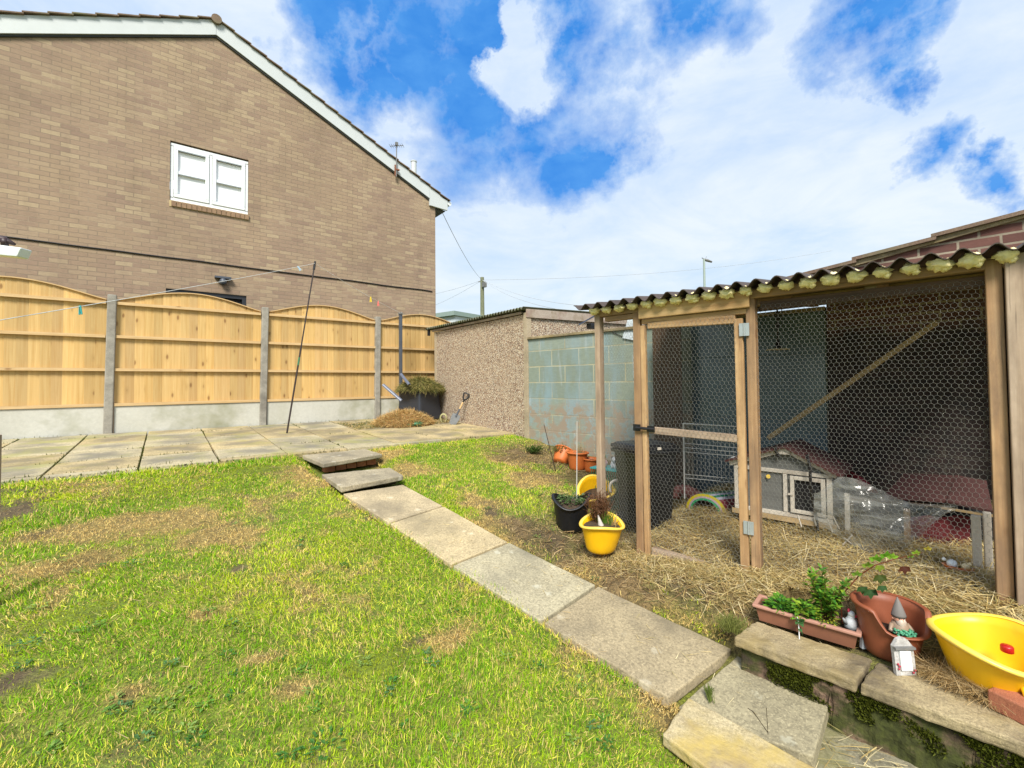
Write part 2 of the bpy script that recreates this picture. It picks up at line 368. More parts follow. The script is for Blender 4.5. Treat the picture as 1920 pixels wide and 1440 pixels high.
M['greywood'] = wood('weathered_timber', C(184, 158, 130), C(222, 198, 172), .9, weather=C(146, 124, 104))
M['darkwood'] = wood('dark_board', C(70, 48, 28), C(104, 74, 44), 1.0)
M['brace'] = wood('old_brace', C(186, 156, 108), C(216, 188, 142), 1.0)
M['whitewood'] = plain('white_painted_wood', C(222, 212, 196), .55, .08, .2, 25, C(160, 140, 120))
M['fascia'] = plain('pale_fascia', C(222, 228, 228), .45, .03, .05, 4)
M['soffit'] = plain('dark_soffit', C(60, 62, 60), .6)
M['tile'] = conc('roof_tile', C(120, 96, 80), C(150, 128, 106), C(130, 130, 96), 6)
M['upvc'] = plain('white_upvc', C(240, 244, 244, .85), .25, .01, .02, 5)
M['seal'] = plain('window_seal', C(150, 158, 166), .5)
s = S('reflective_pane'); 
M['pane'] = s.fin(C(252, 253, 255, .95), .4, None, Specular_IOR_Level=.4)
M['anthracite'] = plain('anthracite_door', C(48, 50, 56), .4)
M['black'] = plain('black_plastic', C(26, 27, 30), .42, .2, .1, 20)
M['binblack'] = plain('bin_plastic', C(24, 25, 28), .45, .15, .1, 15)
M['compost'] = plain('compost_bin_plastic', C(52, 56, 64), .4, .12, .1, 10)
M['greymetal'] = plain('grey_metal', C(96, 102, 112), .45, .1, .1, 12, Metallic=.3)
M['steel'] = plain('steel', C(160, 160, 158), .35, .15, .15, 30, C(110, 90, 70), Metallic=.7)
M['wire'] = plain('galvanised_wire', C(150, 150, 142), .5, .15, .05, 50, Metallic=.1)
M['rope'] = plain('white_line', C(235, 235, 228), .6)
M['cable'] = plain('dark_cable', C(38, 34, 32), .6)
M['skycable'] = plain('overhead_wire', C(196, 202, 208), .7)
M['polerust'] = plain('rusty_black_pole', C(52, 38, 36), .55, .3, .3, 40)
M['yellow'] = plain('yellow_plastic', C(250, 194, 20, .9), .42, .05, .1, 10, C(196, 148, 40))
M['yelrim'] = plain('pale_yellow_rim', C(250, 212, 90, .9), .4, .05, .05, 10)
M['orange'] = plain('orange_pot', C(222, 120, 56), .55, .08, .15, 20, C(170, 88, 44))
M['terra'] = plain('terracotta_plastic', C(158, 88, 58), .5, .08, .12, 18, C(134, 70, 46))
M['trough'] = plain('faded_pink_trough', C(154, 102, 78), .6, .1, .15, 18, C(128, 86, 60))
M['foam'] = plain('expanding_foam', C(252, 238, 180, .92), .9, .12, .8, 60, C(226, 204, 140))
M['bitumen'] = plain('bitumen_corrugated', C(88, 76, 70), .8, .15, .35, 40, C(62, 54, 50))
M['oldroof'] = conc('mossy_corrugated', C(98, 100, 78), C(128, 126, 106), C(72, 84, 44), 12, C(96, 106, 48))
M['crackpaint'] = conc('peeling_fascia_board', C(186, 168, 150), C(206, 192, 176), C(150, 112, 100), 14, C(158, 140, 116))
M['white'] = plain('white_glaze', C(236, 236, 232), .35, .05, .1, 30)
M['grey'] = plain('mid_grey', C(128, 128, 126), .6, .12, .2, 30)
M['red'] = plain('red_plastic', C(196, 32, 30), .35)
M['redcloth'] = plain('dark_red_cloth', C(104, 30, 34), .9, .2, .4, 25)
M['redroof'] = plain('red_felt_roof', C(92, 54, 50), .9, .3, .5, 80, C(64, 50, 42))
M['green'] = plain('green_plastic', C(60, 130, 90), .5, .2, .2, 20)
M['teal'] = plain('teal_plastic', C(60, 176, 176), .4)
M['paleblue'] = plain('pale_blue_plastic', C(170, 200, 220), .4)
M['yelpeg'] = plain('yellow_peg_plastic', C(246, 214, 20), .4); M['pinkpeg'] = plain('pink_peg_plastic', C(246, 120, 110), .4)
M['hutchgrey'] = wood('grey_hutch_board', C(112, 112, 108), C(136, 136, 130), .5, False)
M['skin'] = plain('painted_skin', C(226, 170, 146), .5); M['dkgreen'] = plain('glazed_green', C(50, 140, 100), .3, .3, .3, 60)
M['redbrick'] = conc('red_brick', C(176, 104, 76), C(200, 132, 98), C(140, 88, 68), 20)
M['dark'] = plain('dark_interior', C(30, 28, 28), .9)
M['soil'] = conc('soil', C(66, 52, 40), C(104, 84, 62), C(44, 36, 28), 22, bd=.02)
s = S('foliage'); t = s.tint(); c = s.mix(s.noise(s.ob(), 25, 2), t, s.mix(1.0, t, (.6, .6, .6, 1), 'MULTIPLY'))
M['leaf'] = s.fin(t, .55, None, Specular_IOR_Level=.3, Transmission_Weight=0.0)
def blade(name, rough=.6, transl=.35):
    s = S(name); t = s.tint(); d = s.n('ShaderNodeBsdfPrincipled', {'Base Color': t, 'Roughness': rough, 'Specular IOR Level': .25})
    tr = s.n('ShaderNodeBsdfTranslucent', {'Color': t}); mx = s.n('ShaderNodeMixShader', {0: transl, 1: d.outputs[0], 2: tr.outputs[0]})
    s.t.links.new(mx.outputs[0], s.out.inputs[0]); return s.m
M['grass'] = blade('grass_blades'); M['straw'] = blade('straw_strands', .55, .2); M['leaf'] = blade('leaves', .5, .3)
s = S('blue_black_sheet'); p = s.pos()
M['sheet'] = s.fin(s.mix(s.ramp(s.noise(p, 2.2, 4), [(.4, 0), (.7, 1)]), C(88, 106, 116), C(118, 136, 144)), .22, s.bump(s.noise(p, 5, 3), .2, .01))
s = S('clear_polythene'); p = s.ob(); n = s.noise(s.map(p, (2, 2, 7)), 2.2, 3, .5, 1.2)
pb = s.n('ShaderNodeBsdfPrincipled', {'Base Color': C(170, 170, 162), 'Roughness': .16, 'Normal': s.bump(n, .35, .03), 'Specular IOR Level': .8})
tb = s.n('ShaderNodeBsdfTransparent', {0: (.93, .94, .93, 1)})
mx = s.n('ShaderNodeMixShader', {0: s.ramp(n, [(.40, .22), (.62, .58)]), 1: tb.outputs[0], 2: pb.outputs[0]}); s.t.links.new(mx.outputs[0], s.out.inputs[0]); M['poly'] = s.m
# tint driven multi-colour paint
s = S('painted_figure'); M['paint'] = s.fin(s.tint(), .45, s.bump(s.noise(s.ob(), 60, 2), .15, .002))
s = S('ground_earth'); p = s.pos(); n = s.noise(p, 16, 6, .65); f = s.noise(p, 90, 3, .7); t = s.tint()
c = s.mix(1.0, t, s.ramp(n, [(.25, .45), (.7, 1.25)]), 'MULTIPLY'); c = s.mix(s.ramp(f, [(.4, .6), (.6, 0)]), c, C(44, 36, 22))
M['ground'] = s.fin(c, .95, s.bump(s.math('ADD', n, s.math('MULTIPLY', f, .6)), .9, .02))
# ------------------------------------------------------------------ sky and light
EXPO = 1.2
w = bpy.data.worlds.new('World'); SC.world = w; w.use_nodes = True; nt = w.node_tree; nt.nodes.clear()
SUN_EL, SUN_AZ = 46.0, 222.0     # azimuth clockwise from +Y
class WS(S):
    def __init__(s): s.t = nt
ws = WS()
sky = ws.n('ShaderNodeTexSky', sky_type='NISHITA', sun_disc=False, sun_elevation=math.radians(SUN_EL), sun_rotation=math.radians(SUN_AZ), altitude=50, air_density=1.0, dust_density=.6, ozone_density=2.0)
D = ws.n('ShaderNodeTexCoord').outputs['Generated']
wz = ws.n('ShaderNodeSeparateXYZ', {0: D}).outputs[2]
wn = ws.n('ShaderNodeTexNoise', {'Vector': D, 'Scale': 3.2, 'Detail': 7, 'Roughness': .6}).outputs['Color']
dw = ws.n('ShaderNodeVectorMath', {0: wn, 1: (.5, .5, .5)}, operation='SUBTRACT').outputs[0]
dw = ws.n('ShaderNodeVectorMath', {0: dw, 1: (.38, .38, .38)}, operation='MULTIPLY').outputs[0]
wn2 = ws.n('ShaderNodeTexNoise', {'Vector': D, 'Scale': 11, 'Detail': 6, 'Roughness': .65}).outputs['Color']
dw2 = ws.n('ShaderNodeVectorMath', {0: ws.n('ShaderNodeVectorMath', {0: wn2, 1: (.5, .5, .5)}, operation='SUBTRACT').outputs[0], 1: (.11, .11, .11)}, operation='MULTIPLY').outputs[0]
dw = ws.n('ShaderNodeVectorMath', {0: dw, 1: dw2}, operation='ADD').outputs[0]
DW = ws.n('ShaderNodeVectorMath', {0: D, 1: dw}, operation='ADD').outputs[0]
acc = None
for x, y, r in [(770, 90, .12), (880, 190, .16), (1000, 225, .14), (1100, 280, .12), (870, 60, .12), (1010, 50, .12), (1110, 95, .09), (1260, 40, .09), (1600, -10, .085), (1700, 10, .06),
                (700, 130, .08), (940, 260, .1), (1150, 300, .07), (690, 60, .06), (1780, 262, .055), (1870, 300, .035), (1905, 350, .05), (620, 60, .08), (1720, 95, .04)]:
    d = ray(x, y).normalized()
    di = ws.n('ShaderNodeVectorMath', {0: DW, 1: d}, operation='DISTANCE').outputs[1]
    v = ws.n('ShaderNodeMapRange', {0: di, 1: r*1.5, 2: r*.25, 3: 0, 4: 1}).outputs[0]
    acc = v if acc is None else ws.math('MAXIMUM', acc, v)
for x, y, r in [(965, 108, .062), (925, 78, .035)]:
    d = ray(x, y).normalized()
    di = ws.n('ShaderNodeVectorMath', {0: DW, 1: d}, operation='DISTANCE').outputs[1]
    acc = ws.math('SUBTRACT', acc, ws.n('ShaderNodeMapRange', {0: di, 1: r*1.5, 2: r*.4, 3: 0, 4: 1}).outputs[0])
fn = ws.noise(ws.map(D, (1, 1, 2.2)), 6, 7, .58, .4)
hole = ws.math('ADD', acc, ws.math('MULTIPLY', ws.math('SUBTRACT', fn, .5), .75))
hole = ws.ramp(hole, [(.30, 0), (.55, .45), (.95, 1)])
cn = ws.noise(ws.map(D, (1, 1, 2.6), (3, 1, 2)), 3.4, 8, .62, .5)
cn2 = ws.noise(ws.map(D, (1, 1, 2.0), (1, 5, 2)), 11, 6, .6, .3)
hi = ws.mix(ws.ramp(ws.math('ADD', cn, ws.math('MULTIPLY', ws.math('SUBTRACT', cn2, .5), .35)), [(.30, 0), (.70, 1)]), (4.9, 6.4, 8.7, 1), (7.2, 8.0, 9.0, 1))
lo_ = ws.mix(ws.ramp(cn, [(.38, 0), (.62, 1)]), (6.2, 7.6, 8.8, 1), (7.9, 8.6, 8.9, 1))
cl = ws.mix(ws.ramp(wz, [(.1, 0), (.42, 1)]), lo_, hi)
blue = ws.mix(.75, sky.outputs[0], (.3, 2.7, 8.4, 1))
blue = ws.mix(ws.ramp(cn2, [(.35, 0), (.75, .45)]), blue, (1.6, 4.4, 8.6, 1))
fin_ = ws.mix(hole, cl, blue)
bg = ws.n('ShaderNodeBackground', {0: fin_, 1: .05}); wo = nt.nodes.new('ShaderNodeOutputWorld'); nt.links.new(bg.outputs[0], wo.inputs[0])
sl = bpy.data.lights.new('sun', 'SUN'); sl.energy = 2.7; sl.angle = math.radians(18); sl.color = (1, .95, .86)
so = bpy.data.objects.new('sun', sl); COL.objects.link(so)
az = math.radians(SUN_AZ); el = math.radians(SUN_EL)
sd = V((math.sin(az)*math.cos(el), math.cos(az)*math.cos(el), math.sin(el)))
so.rotation_euler = sd.to_track_quat('Z', 'Y').to_euler(); so.location = sd*30
SC.view_settings.view_transform = 'Standard'; SC.view_settings.look = 'None'; SC.view_settings.exposure = EXPO; SC.view_settings.gamma = 1
# ------------------------------------------------------------------ ground
# masks: brown/dry, soil, moss (world positions found from the photograph)
def patch(px, py, rx, ry): p = onG(px, py); return (p.x, p.y, rx, ry)
DRY = [patch(210, 985, .42, .28), patch(330, 975, .42, .24), patch(430, 1000, .25, .2), patch(120, 1060, .3, .16), patch(850, 1195, .13, .08), patch(380, 1150, .14, .08), patch(560, 890, .2, .4), patch(640, 905, .2, .16), patch(770, 880, .3, .3), patch(560, 1290, .12, .06), patch(1290, 1370, .12, .2), patch(990, 860, .5, .3), patch(730, 850, .3, .2), patch(900, 945, .2, .3), patch(1000, 900, .35, .3), patch(480, 1240, .1, .07), patch(230, 1310, .12, .08), patch(930, 990, .25, .3), patch(1130, 1080, .25, .25)]
SOIL = [patch(20, 960, .35, .3), patch(30, 925, .3, .12), patch(30, 1370, .12, .07), patch(60, 1200, .1, .1), patch(985, 990, .22, .25), patch(1040, 1010, .2, .25), patch(970, 850, .3, .25), patch(1010, 870, .3, .2), patch(1160, 1090, .22, .2), patch(600, 1420, .15, .05), patch(450, 1066, .07, .05), patch(930, 960, .12, .2), patch(1060, 1060, .15, .2), patch(1150, 1130, .2, .15), patch(15, 1285, .1, .08), patch(190, 1250, .08, .05)]
MOSS = [patch(60, 1280, .16, .07), patch(120, 1160, .22, .1), patch(1270, 1200, .1, .1), patch(480, 880, .3, .15), patch(700, 1250, .2, .1)]
def mask(P, x, y):
    m = np.zeros_like(np.asarray(x, float))
    for cx, cy, rx, ry in P: m = np.maximum(m, np.exp(-(((x-cx)/rx)**2+((y-cy)/ry)**2)))
    return m
def lawnmasks(x, y):
    n1 = fbm(x*1.6, y*1.6, 21); n2 = fbm(x*5, y*5, 31); n3 = fbm(x*14, y*14, 41)
    soil = np.clip((mask(SOIL, x, y)*.95+(n2-.5)*1.5+(n3-.5)*1.6-.36)*1.5, 0, 1)
    dry = np.clip((mask(DRY, x, y)*1.35+(n2-.5)*1.9+(n3-.5)*1.2+(n1-.5)*1.4-.22)*1.2, 0, 1)
    moss = np.clip((mask(MOSS, x, y)+(n2-.5)*.8-.3)*2, 0, 1)
    bed = sst(-.62, -.38, (x-2.6)*RN.x+(y-1.94)*RN.y+(n2-.5)*.5)*sst(3.1, 2.5, y+(n1-.5)*1.2)
    bed = np.maximum(bed, sst(2.9, 3.6, x+(n2-.5)*1.2)*sst(5.2, 4.6, y)*.9)
    bed = np.maximum(bed, .55*sst(1.75, 1.95, x)*sst(2.9, 2.3, y+(n2-.5)))
    return soil, dry, moss, bed, n1, n2, n3
def gcol(r, g, b, k=K): return np.array(lin((r, g, b), k))
def inpath(x, y, m=.0):
    x = np.asarray(x, float); y = np.asarray(y, float)
    xl = 1.213+(3.96-y)*.157; xr = xl+.53
    r = (y < 3.99) & (x > xl-m) & (x < xr+m)
    r |= (y > 3.9-m) & (y < 4.65) & (x > 1.2-m) & (x < 1.84+m)
    r |= (y > 4.65) & (y < 5.45) & (x > 1.22-m) & (x < 1.92+m); return r
def ax_(a, b, st, far): 
    c = np.arange(a, b+st/2, st); return np.concatenate([[-far, -60, -20], c, [20, 60, far]])
gx = ax_(-3.2, 5.2, .04, 400); gy = ax_(-.8, 6.4, .04, 400)
GX, GY = np.meshgrid(gx, gy); GZ = gz(GX, GY); 
GZ = np.where((GX > 10) | (GY > 9) | (GX < -4) | (GY < -2), -.95, GZ)
soil, dry, moss, bed, n1, n2, n3 = lawnmasks(GX, GY)
pm_ = inpath(GX, GY, .03); GZ = GZ-pm_*.035
gc = np.ones(GX.shape+(3,))*gcol(160, 172, 56)
def bl(c, m, k): return c*(1-m[..., None])+np.array(k)*m[..., None]
gc = bl(gc, sst(.35, .65, n2), gcol(132, 162, 36)); gc = bl(gc, dry*.8, gcol(192, 158, 98)); gc = bl(gc, moss*.9, gcol(140, 160, 40))
gc = bl(gc, np.clip(np.maximum(soil, bed*sst(.62, .4, n2)), 0, 1), gcol(126, 108, 76)); gc = bl(gc, bed*sst(.4, .62, n2)*.8, gcol(168, 140, 92))
sR = (GX-2.6)*RD.x+(GY-1.94)*RD.y; tR = (GX-2.6)*RN.x+(GY-1.94)*RN.y
strawm = sst(-.15, .2, tR+(n2-.5)*.4)*sst(2.6, 2.4, tR)*(sR > -.4)
gc = bl(gc, np.clip(strawm, 0, 1)*.9, gcol(176, 146, 86))
ny, nx = GX.shape; idx = np.arange(nx*ny).reshape(ny, nx)
fc = np.stack([idx[:-1, :-1], idx[:-1, 1:], idx[1:, 1:], idx[1:, :-1]], -1).reshape(-1, 4)
gr = npmesh('ground', np.stack([GX, GY, GZ], -1).reshape(-1, 3), fc, M['ground'], gc.reshape(-1, 3), smooth=True); tag(gr, kind='structure')
# ------------------------------------------------------------------ blades
def ribbons(name, P, D_, U_, L, W, C0, C1, mat, bend, mid=.5, kind='stuff', label=None, cat=None, parent=None, wl=(0, 0, 0)):
    """P base, D_ growth direction, U_ bend direction, two-segment tapering ribbons"""
    n = len(P); side = np.cross(D_, U_); side /= np.linalg.norm(side, axis=1, keepdims=True)+1e-9
    a = side*(W/2)[:, None]; m = P+D_*(L*mid)[:, None]+U_*(L*bend*.3)[:, None]; e = P+D_*(L*(1-.25*bend))[:, None]+U_*(L*bend)[:, None]
    vs = np.stack([P-a, P+a, m-a*.85, m+a*.85, e-a*.25, e+a*.25], 1).reshape(-1, 3); b = (np.arange(n)*6)[:, None]
    fs = np.concatenate([b+np.array([0, 1, 3, 2]), b+np.array([2, 3, 5, 4])]); cm = (C0+C1)/2
    cs = np.stack([C0, C0, cm, cm, C1, C1], 1).reshape(-1, 3)
    o = npmesh(name, vs, fs, mat, cs, parent, wl); tag(o, label, cat, kind=kind); return o
def rnd_dir(n, tilt):
    a = RS.rand(n)*2*np.pi; t = np.abs(RS.randn(n))*tilt
    return np.stack([np.cos(a)*np.sin(t), np.sin(a)*np.sin(t), np.cos(t)], 1)
pts = []
for x0, x1, y0, y1, den in [(-.9, 2.35, .35, 2.2, 40000), (-1.9, 1.9, 2.2, 3.6, 26000), (1.7, 3.3, 2.0, 3.6, 18000), (-2.2, 1.8, 3.6, 5.42, 16000), (1.7, 4.2, 3.6, 5.42, 16000), (-1.6, -.9, .9, 2.2, 12000)]:
    n = int((x1-x0)*(y1-y0)*den); pts.append(np.stack([x0+RS.rand(n)*(x1-x0), y0+RS.rand(n)*(y1-y0), np.full(n, den)], 1))
pts = np.concatenate(pts); x, y = pts[:, 0], pts[:, 1]
soil, dry, moss, bed, n1, n2, n3 = lawnmasks(x, y)
wallk = x < 4.2+(5.11-y)*.14-.05
keep = (RS.rand(len(x)) > np.clip(soil*.97, 0, 1)) & (RS.rand(len(x)) > bed*.93) & ~inpath(x, y, -.012+.05*(fbm(x*7, y*7, 77)-.62)) & wallk & (y < 5.40) & (RS.rand(len(x)) < .55+.6*sst(.3, .6, n3))
keep &= ~((x > 1.42) & (y < .8))
keep &= ~((x > wallx(y)-.16) & (y < 1.15))
x, y = x[keep], y[keep]; soil, dry, moss, n1, n2, n3, bed = soil[keep], dry[keep], moss[keep], n1[keep], n2[keep], n3[keep], bed[keep]
n = len(x); print('blades', n); z = gz(x, y)-.004
tall = fbm(x*1.1+3, y*1.1, 55); L = (.013+.026*RS.rand(n)**1.6)*(.55+.8*tall)*(1-.35*dry)*(1-.5*moss)*(1+.5*sst(5.0, 5.4, y)); L *= 1+.25*sst(-.6, -1.6, x)
dist = np.sqrt(x*x+y*y); W = (.0017+.0016*RS.rand(n))*(1+.32*np.clip(dist-2, 0, 4))
D_ = rnd_dir(n, .95); flow = np.stack([fbm(x*1.8, y*1.8, 61)-.5, fbm(x*1.8, y*1.8, 67)-.5], 1)*2.4; D_[:, :2] += flow*(.4+.4*RS.rand(n))[:, None]; D_ /= np.linalg.norm(D_, axis=1, keepdims=True)
U_ = rnd_dir(n, 1.2); U_[:, 2] -= .6
cA, cB, cC, cD, cE = gcol(128, 180, 14, .85), gcol(194, 214, 34, .85), gcol(232, 230, 84, .85), gcol(240, 208, 132, .8), gcol(92, 138, 30)
k = RS.rand(n); gm = np.clip(.25+(n1-.5)*2.2+(fbm(x*3.1, y*3.1, 201)-.5)*2.2+(RS.rand(n)-.5)*.6, 0, 1)[:, None]
col = cA*(1-gm)+cB*gm; yl = (RS.rand(n) < .14+.45*sst(.42, .7, n2))[:, None]; col = np.where(yl, cC, col)
dk = (RS.rand(n) < .16)[:, None]; col = np.where(dk, cE, col)
dd = (RS.rand(n) < np.clip(dry*.8+.2+bed*.5, 0, 1))[:, None]; col = np.where(dd, cD*(.7+.5*RS.rand(n))[:, None], col)
col = np.where((RS.rand(n) < moss)[:, None], gcol(176, 190, 40), col); col = col*(.75+.5*RS.rand(n))[:, None]
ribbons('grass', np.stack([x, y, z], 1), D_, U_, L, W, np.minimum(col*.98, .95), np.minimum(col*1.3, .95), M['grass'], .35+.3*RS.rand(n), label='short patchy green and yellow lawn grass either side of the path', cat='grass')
_b = onZ(1885, 1312, -1.155); EXC = [(_b.x+.09, _b.y+.05, .2), (2.72, 1.0, .0)]
# loose dead straw strands lying on lawn, beds and run floor
def strewn(name, n, sampler, zf, L, W, cols, label, cat, lift=.012, tilt=.16, curl=.15, parent=None):
    x, y = sampler(n)
    for ex, ey, er in EXC: m_ = (x-ex)**2+(y-ey)**2 > er*er; x, y = x[m_], y[m_]
    n = len(x); a = RS.rand(n)*2*np.pi; t = RS.randn(n)*tilt
    D_ = np.stack([np.cos(a)*np.cos(t), np.sin(a)*np.cos(t), np.sin(t)], 1); z = zf(x, y)+RS.rand(n)*lift
    LL = L*(.35+RS.rand(n)); P = np.stack([x, y, z], 1)-D_*(LL/2)[:, None]
    U_ = np.stack([-np.sin(a), np.cos(a), np.abs(RS.randn(n))*.8], 1); U_ /= np.linalg.norm(U_, axis=1, keepdims=True)
    U2 = np.cross(D_, U_); U2 /= np.linalg.norm(U2, axis=1, keepdims=True)
    k = RS.randint(0, len(cols), n); c = np.array(cols)[k]*(.65+.6*RS.rand(n))[:, None]
    up = np.tile(np.array([0, 0, 1.]), (n, 1)); B = U_*.8+up*.3; B /= np.linalg.norm(B, axis=1, keepdims=True)
    # make ribbon faces look up: bend direction horizontal -> side must be horizontal
    return ribbons(name, P, D_, np.where((RS.rand(n) < .75)[:, None], up, B), LL, np.full(n, W)*(.6+.8*RS.rand(n)), c, c, M['straw'], curl*RS.randn(n)*.6, kind='stuff', label=label, cat=cat)
ST_C = [gcol(236, 212, 150, .8), gcol(220, 192, 124, .8), gcol(244, 228, 180, .8), gcol(196, 166, 104), gcol(200, 186, 122)]
def hay(x, y):
    s = (np.asarray(x)-2.6)*RD.x+(np.asarray(y)-1.94)*RD.y; t = (np.asarray(x)-2.6)*RN.x+(np.asarray(y)-1.94)*RN.y
    m = sst(np.where(s < .7, .0, -.15), np.where(s < .7, .3, .15), t)*sst(-.35, -.05, s)*sst(2.1, 1.9, s)
    h = .035+.11*sst(.1, .9, t)*sst(1.5, .5, s)+.015*sst(.6, 1.5, s)+(fbm(np.asarray(x)*4, np.asarray(y)*4, 91)-.5)*.1
    return gz(x, y, False)+np.maximum(h, .006)*m+.002
hx = np.arange(-.36, 2.1, .03); ht = np.arange(-.3, 2.3, .03); HS, HT = np.meshgrid(hx, ht)
HX = 2.6+RD.x*HS+RN.x*HT; HY = 1.94+RD.y*HS+RN.y*HT; HZ = hay(HX, HY)+(fbm(HX*16, HY*16, 5)-.5)*.02
inn = ((HX < 4.16+(5.11-HY)*.14))
ny, nx = HX.shape; idx = np.arange(nx*ny).reshape(ny, nx); fc = np.stack([idx[:-1, :-1], idx[:-1, 1:], idx[1:, 1:], idx[1:, :-1]], -1)
fc = fc[(inn[:-1, :-1] & inn[1:, 1:] & (HT[:-1, :-1] > -.12))].reshape(-1, 4)
s = S('straw_bed_base'); n_ = s.noise(s.map(s.pos(), (1, 1, 1)), 60, 4, .7); M['strawbed'] = s.fin(s.ramp(n_, [(.35, C(92, 72, 40)), (.6, C(186, 156, 96))]), .9, s.bump(n_, 1, .02))
sb = npmesh('straw_bedding', np.stack([HX, HY, HZ-.012], -1).reshape(-1, 3), fc, M['strawbed'], smooth=True); tag(sb, 'deep loose straw bedding covering the wire run floor', 'straw', kind='stuff')
def smp_run(n):
    s = RS.rand(n)*2.15-.28; t = RS.rand(n)**1.25*2.0-.1; return 2.6+RD.x*s+RN.x*t, 1.94+RD.y*s+RN.y*t
strewn('loose_straw', 20000, smp_run, hay, .12, .0027, ST_C, 'tangled golden straw stems strewn over the run floor', 'straw', .03, .2, .25)
def smp_front(n):
    s = RS.rand(n)*2.3-.35; t = -.05-np.abs(RS.randn(n))*.16; m = (t > -.5+.1*s); s = s[m]; t = t[m]
    x = 2.6+RD.x*s+RN.x*t; y = 1.94+RD.y*s+RN.y*t; k = (x > wallx(y)-.05) | (y > 1.1); return x[k], y[k]
strewn('spilled_straw', 8500, smp_front, lambda x, y: hay(x, y), .10, .0026, ST_C, 'golden straw spilled out along the foot of the wire run front', 'straw', .02, .22, .25)
def smp_bed(n):
    x = 1.75+RS.rand(n)*2.6; y = 1.1+RS.rand(n)*3.9; m = (~inpath(x, y, .02)) & (RS.rand(n) < lawnmasks(x, y)[3]+.03) & (x < 4.15+(5.11-y)*.14); return x[m], y[m]
strewn('dead_stems', 17000, smp_bed, lambda x, y: gz(x, y), .09, .0036, [gcol(196, 168, 118), gcol(168, 138, 92), gcol(140, 112, 76), gcol(214, 188, 140), gcol(120, 116, 60)], 'dead stems and straw littering the soil bed by the block wall', 'straw', .02, .3, .25)
def smp_lawn(n):
    x = -1.8+RS.rand(n)*3.6; y = .5+RS.rand(n)*4.6; m = RS.rand(n) < .04+lawnmasks(x, y)[1]; x = x[m]; y = y[m]; m = ~inpath(x, y, 0); return x[m], y[m]
strewn('dead_grass', 12000, smp_lawn, lambda x, y: gz(x, y)+.012, .05, .0022, [gcol(216, 182, 116), gcol(196, 158, 96), gcol(230, 204, 146)], 'dry yellow dead grass matted in the lawn', 'dead grass', .02, .3, .3)
def smp_slab(n):
    y = .75+RS.rand(n)**.8*2.4; x = 1.213+(3.96-y)*.157+.03+RS.rand(n)**.6*.47; return x, y
strewn('path_straws', 130, smp_slab, lambda x, y: -(.925+.13*(3.96-y))+.008, .055, .0022, ST_C, 'odd straws blown on to the path slabs', 'straw', .002, .03, .2)
mb = MB(); wr = random.Random(5); WC = [gcol(120, 168, 70), gcol(86, 140, 60), gcol(150, 180, 90), gcol(104, 150, 90)]
spots = [(610, 1405, .07), (868, 838, .05), (655, 850, .04), (455, 1180, .03), (60, 1210, .06), (170, 1180, .05), (1125, 1090, .04), (880, 1330, .03), (300, 1330, .04), (250, 1060, .04), (1010, 930, .04), (1180, 1130, .04)]+[(wr.uniform(40, 1150), wr.uniform(900, 1420), wr.uniform(.012, .03)) for _ in range(70)]
for px, py, r in spots:
    c0 = onG(px, py); 
    if bool(inpath(c0.x, c0.y, .03)) or c0.y > 5.35: continue
    cc = wr.choice(WC)
    for k in range(int(10+r*420)):
        a_ = wr.random()*6.28; q = wr.random()**.6*r; p = c0+V((math.cos(a_)*q, math.sin(a_)*q, .006+wr.random()*.014)); mb.leaf(p, V((math.cos(a_), math.sin(a_), wr.uniform(.0, .5))), (0, 0, 1), wr.uniform(.009, .022)*(1+r*6), wr.uniform(.007, .012)*(1+r*5), tuple(cc*wr.uniform(.7, 1.2)))
mb.build('lawn_weeds', M['leaf'], label='small broad leaved weeds and clover scattered through the lawn', cat='weeds', kind='stuff')
# ------------------------------------------------------------------ patio, path, steps
mb = MB(); ys = [5.43, 5.56]+[5.56+.62*i for i in range(1, 5)]+[8.46]; x0 = -.19
for j in range(len(ys)-1):
    for i in range(-7, 8):
        xa = x0+.635*i+(.0 if j % 2 else .0); xb = xa+.635; ya, yb = ys[j], ys[j+1]
        xb = min(xb, 4.22); 
        if xa > 4.1: continue
        g = .006+.004*random.random(); dz = random.uniform(-.004, .004); k = .86+.2*random.random(); warm = random.random() < .3 or xa > 2.6
        tn = (k*1.05, k*.97, k*.8) if warm else (k, k, k*.97)
        P = []
        for zz in (-.045, 0):
            for (px_, py_) in ((xa+g, ya+g), (xb-g, ya+g), (xb-g, yb-g), (xa+g, yb-g)):
                P.append(V((px_+random.uniform(-.003, .003), py_+random.uniform(-.003, .003), patz(py_)+zz+dz+random.uniform(-.002, .002))))
        mb.hexa(P, None, tn)
mb.build('patio', M['slab'], bevel=.004, kind='structure')
def sm_pt(n):
    i = RS.randint(-6, 8, n); j = RS.randint(0, len(ys), n); h = RS.rand(n) < .5; x = np.where(h, x0+.635*i+RS.randn(n)*.004, -3.5+RS.rand(n)*7.6); y = np.where(h, 5.43+RS.rand(n)*3, np.array(ys)[j]+RS.randn(n)*.004)
    m = (fbm(x*1.5, y*1.5, 13) > .52) & (x < 4.15); return x[m], y[m]
x, y = sm_pt(5200); n = len(x); D_ = rnd_dir(n, .8)
ribbons('joint_weeds', np.stack([x, y, patz(y)-.012], 1), D_, rnd_dir(n, 1.5), .012+.022*RS.rand(n), np.full(n, .007), np.tile(gcol(70, 76, 36), (n, 1)), np.tile(gcol(110, 120, 44), (n, 1)), M['grass'], .4*np.ones(n), label='moss and weeds growing in the patio slab joints', cat='weeds')
mb = MB(); bd = [(3.97, .0), (3.24, .0), (2.52, .0), (1.80, .0), (1.12, 0)]
def pth(px, py, dz=0): d = ray(px, py); return d*(-1.4448/(d.z-.13*d.y))+V((0, 0, dz+.004))
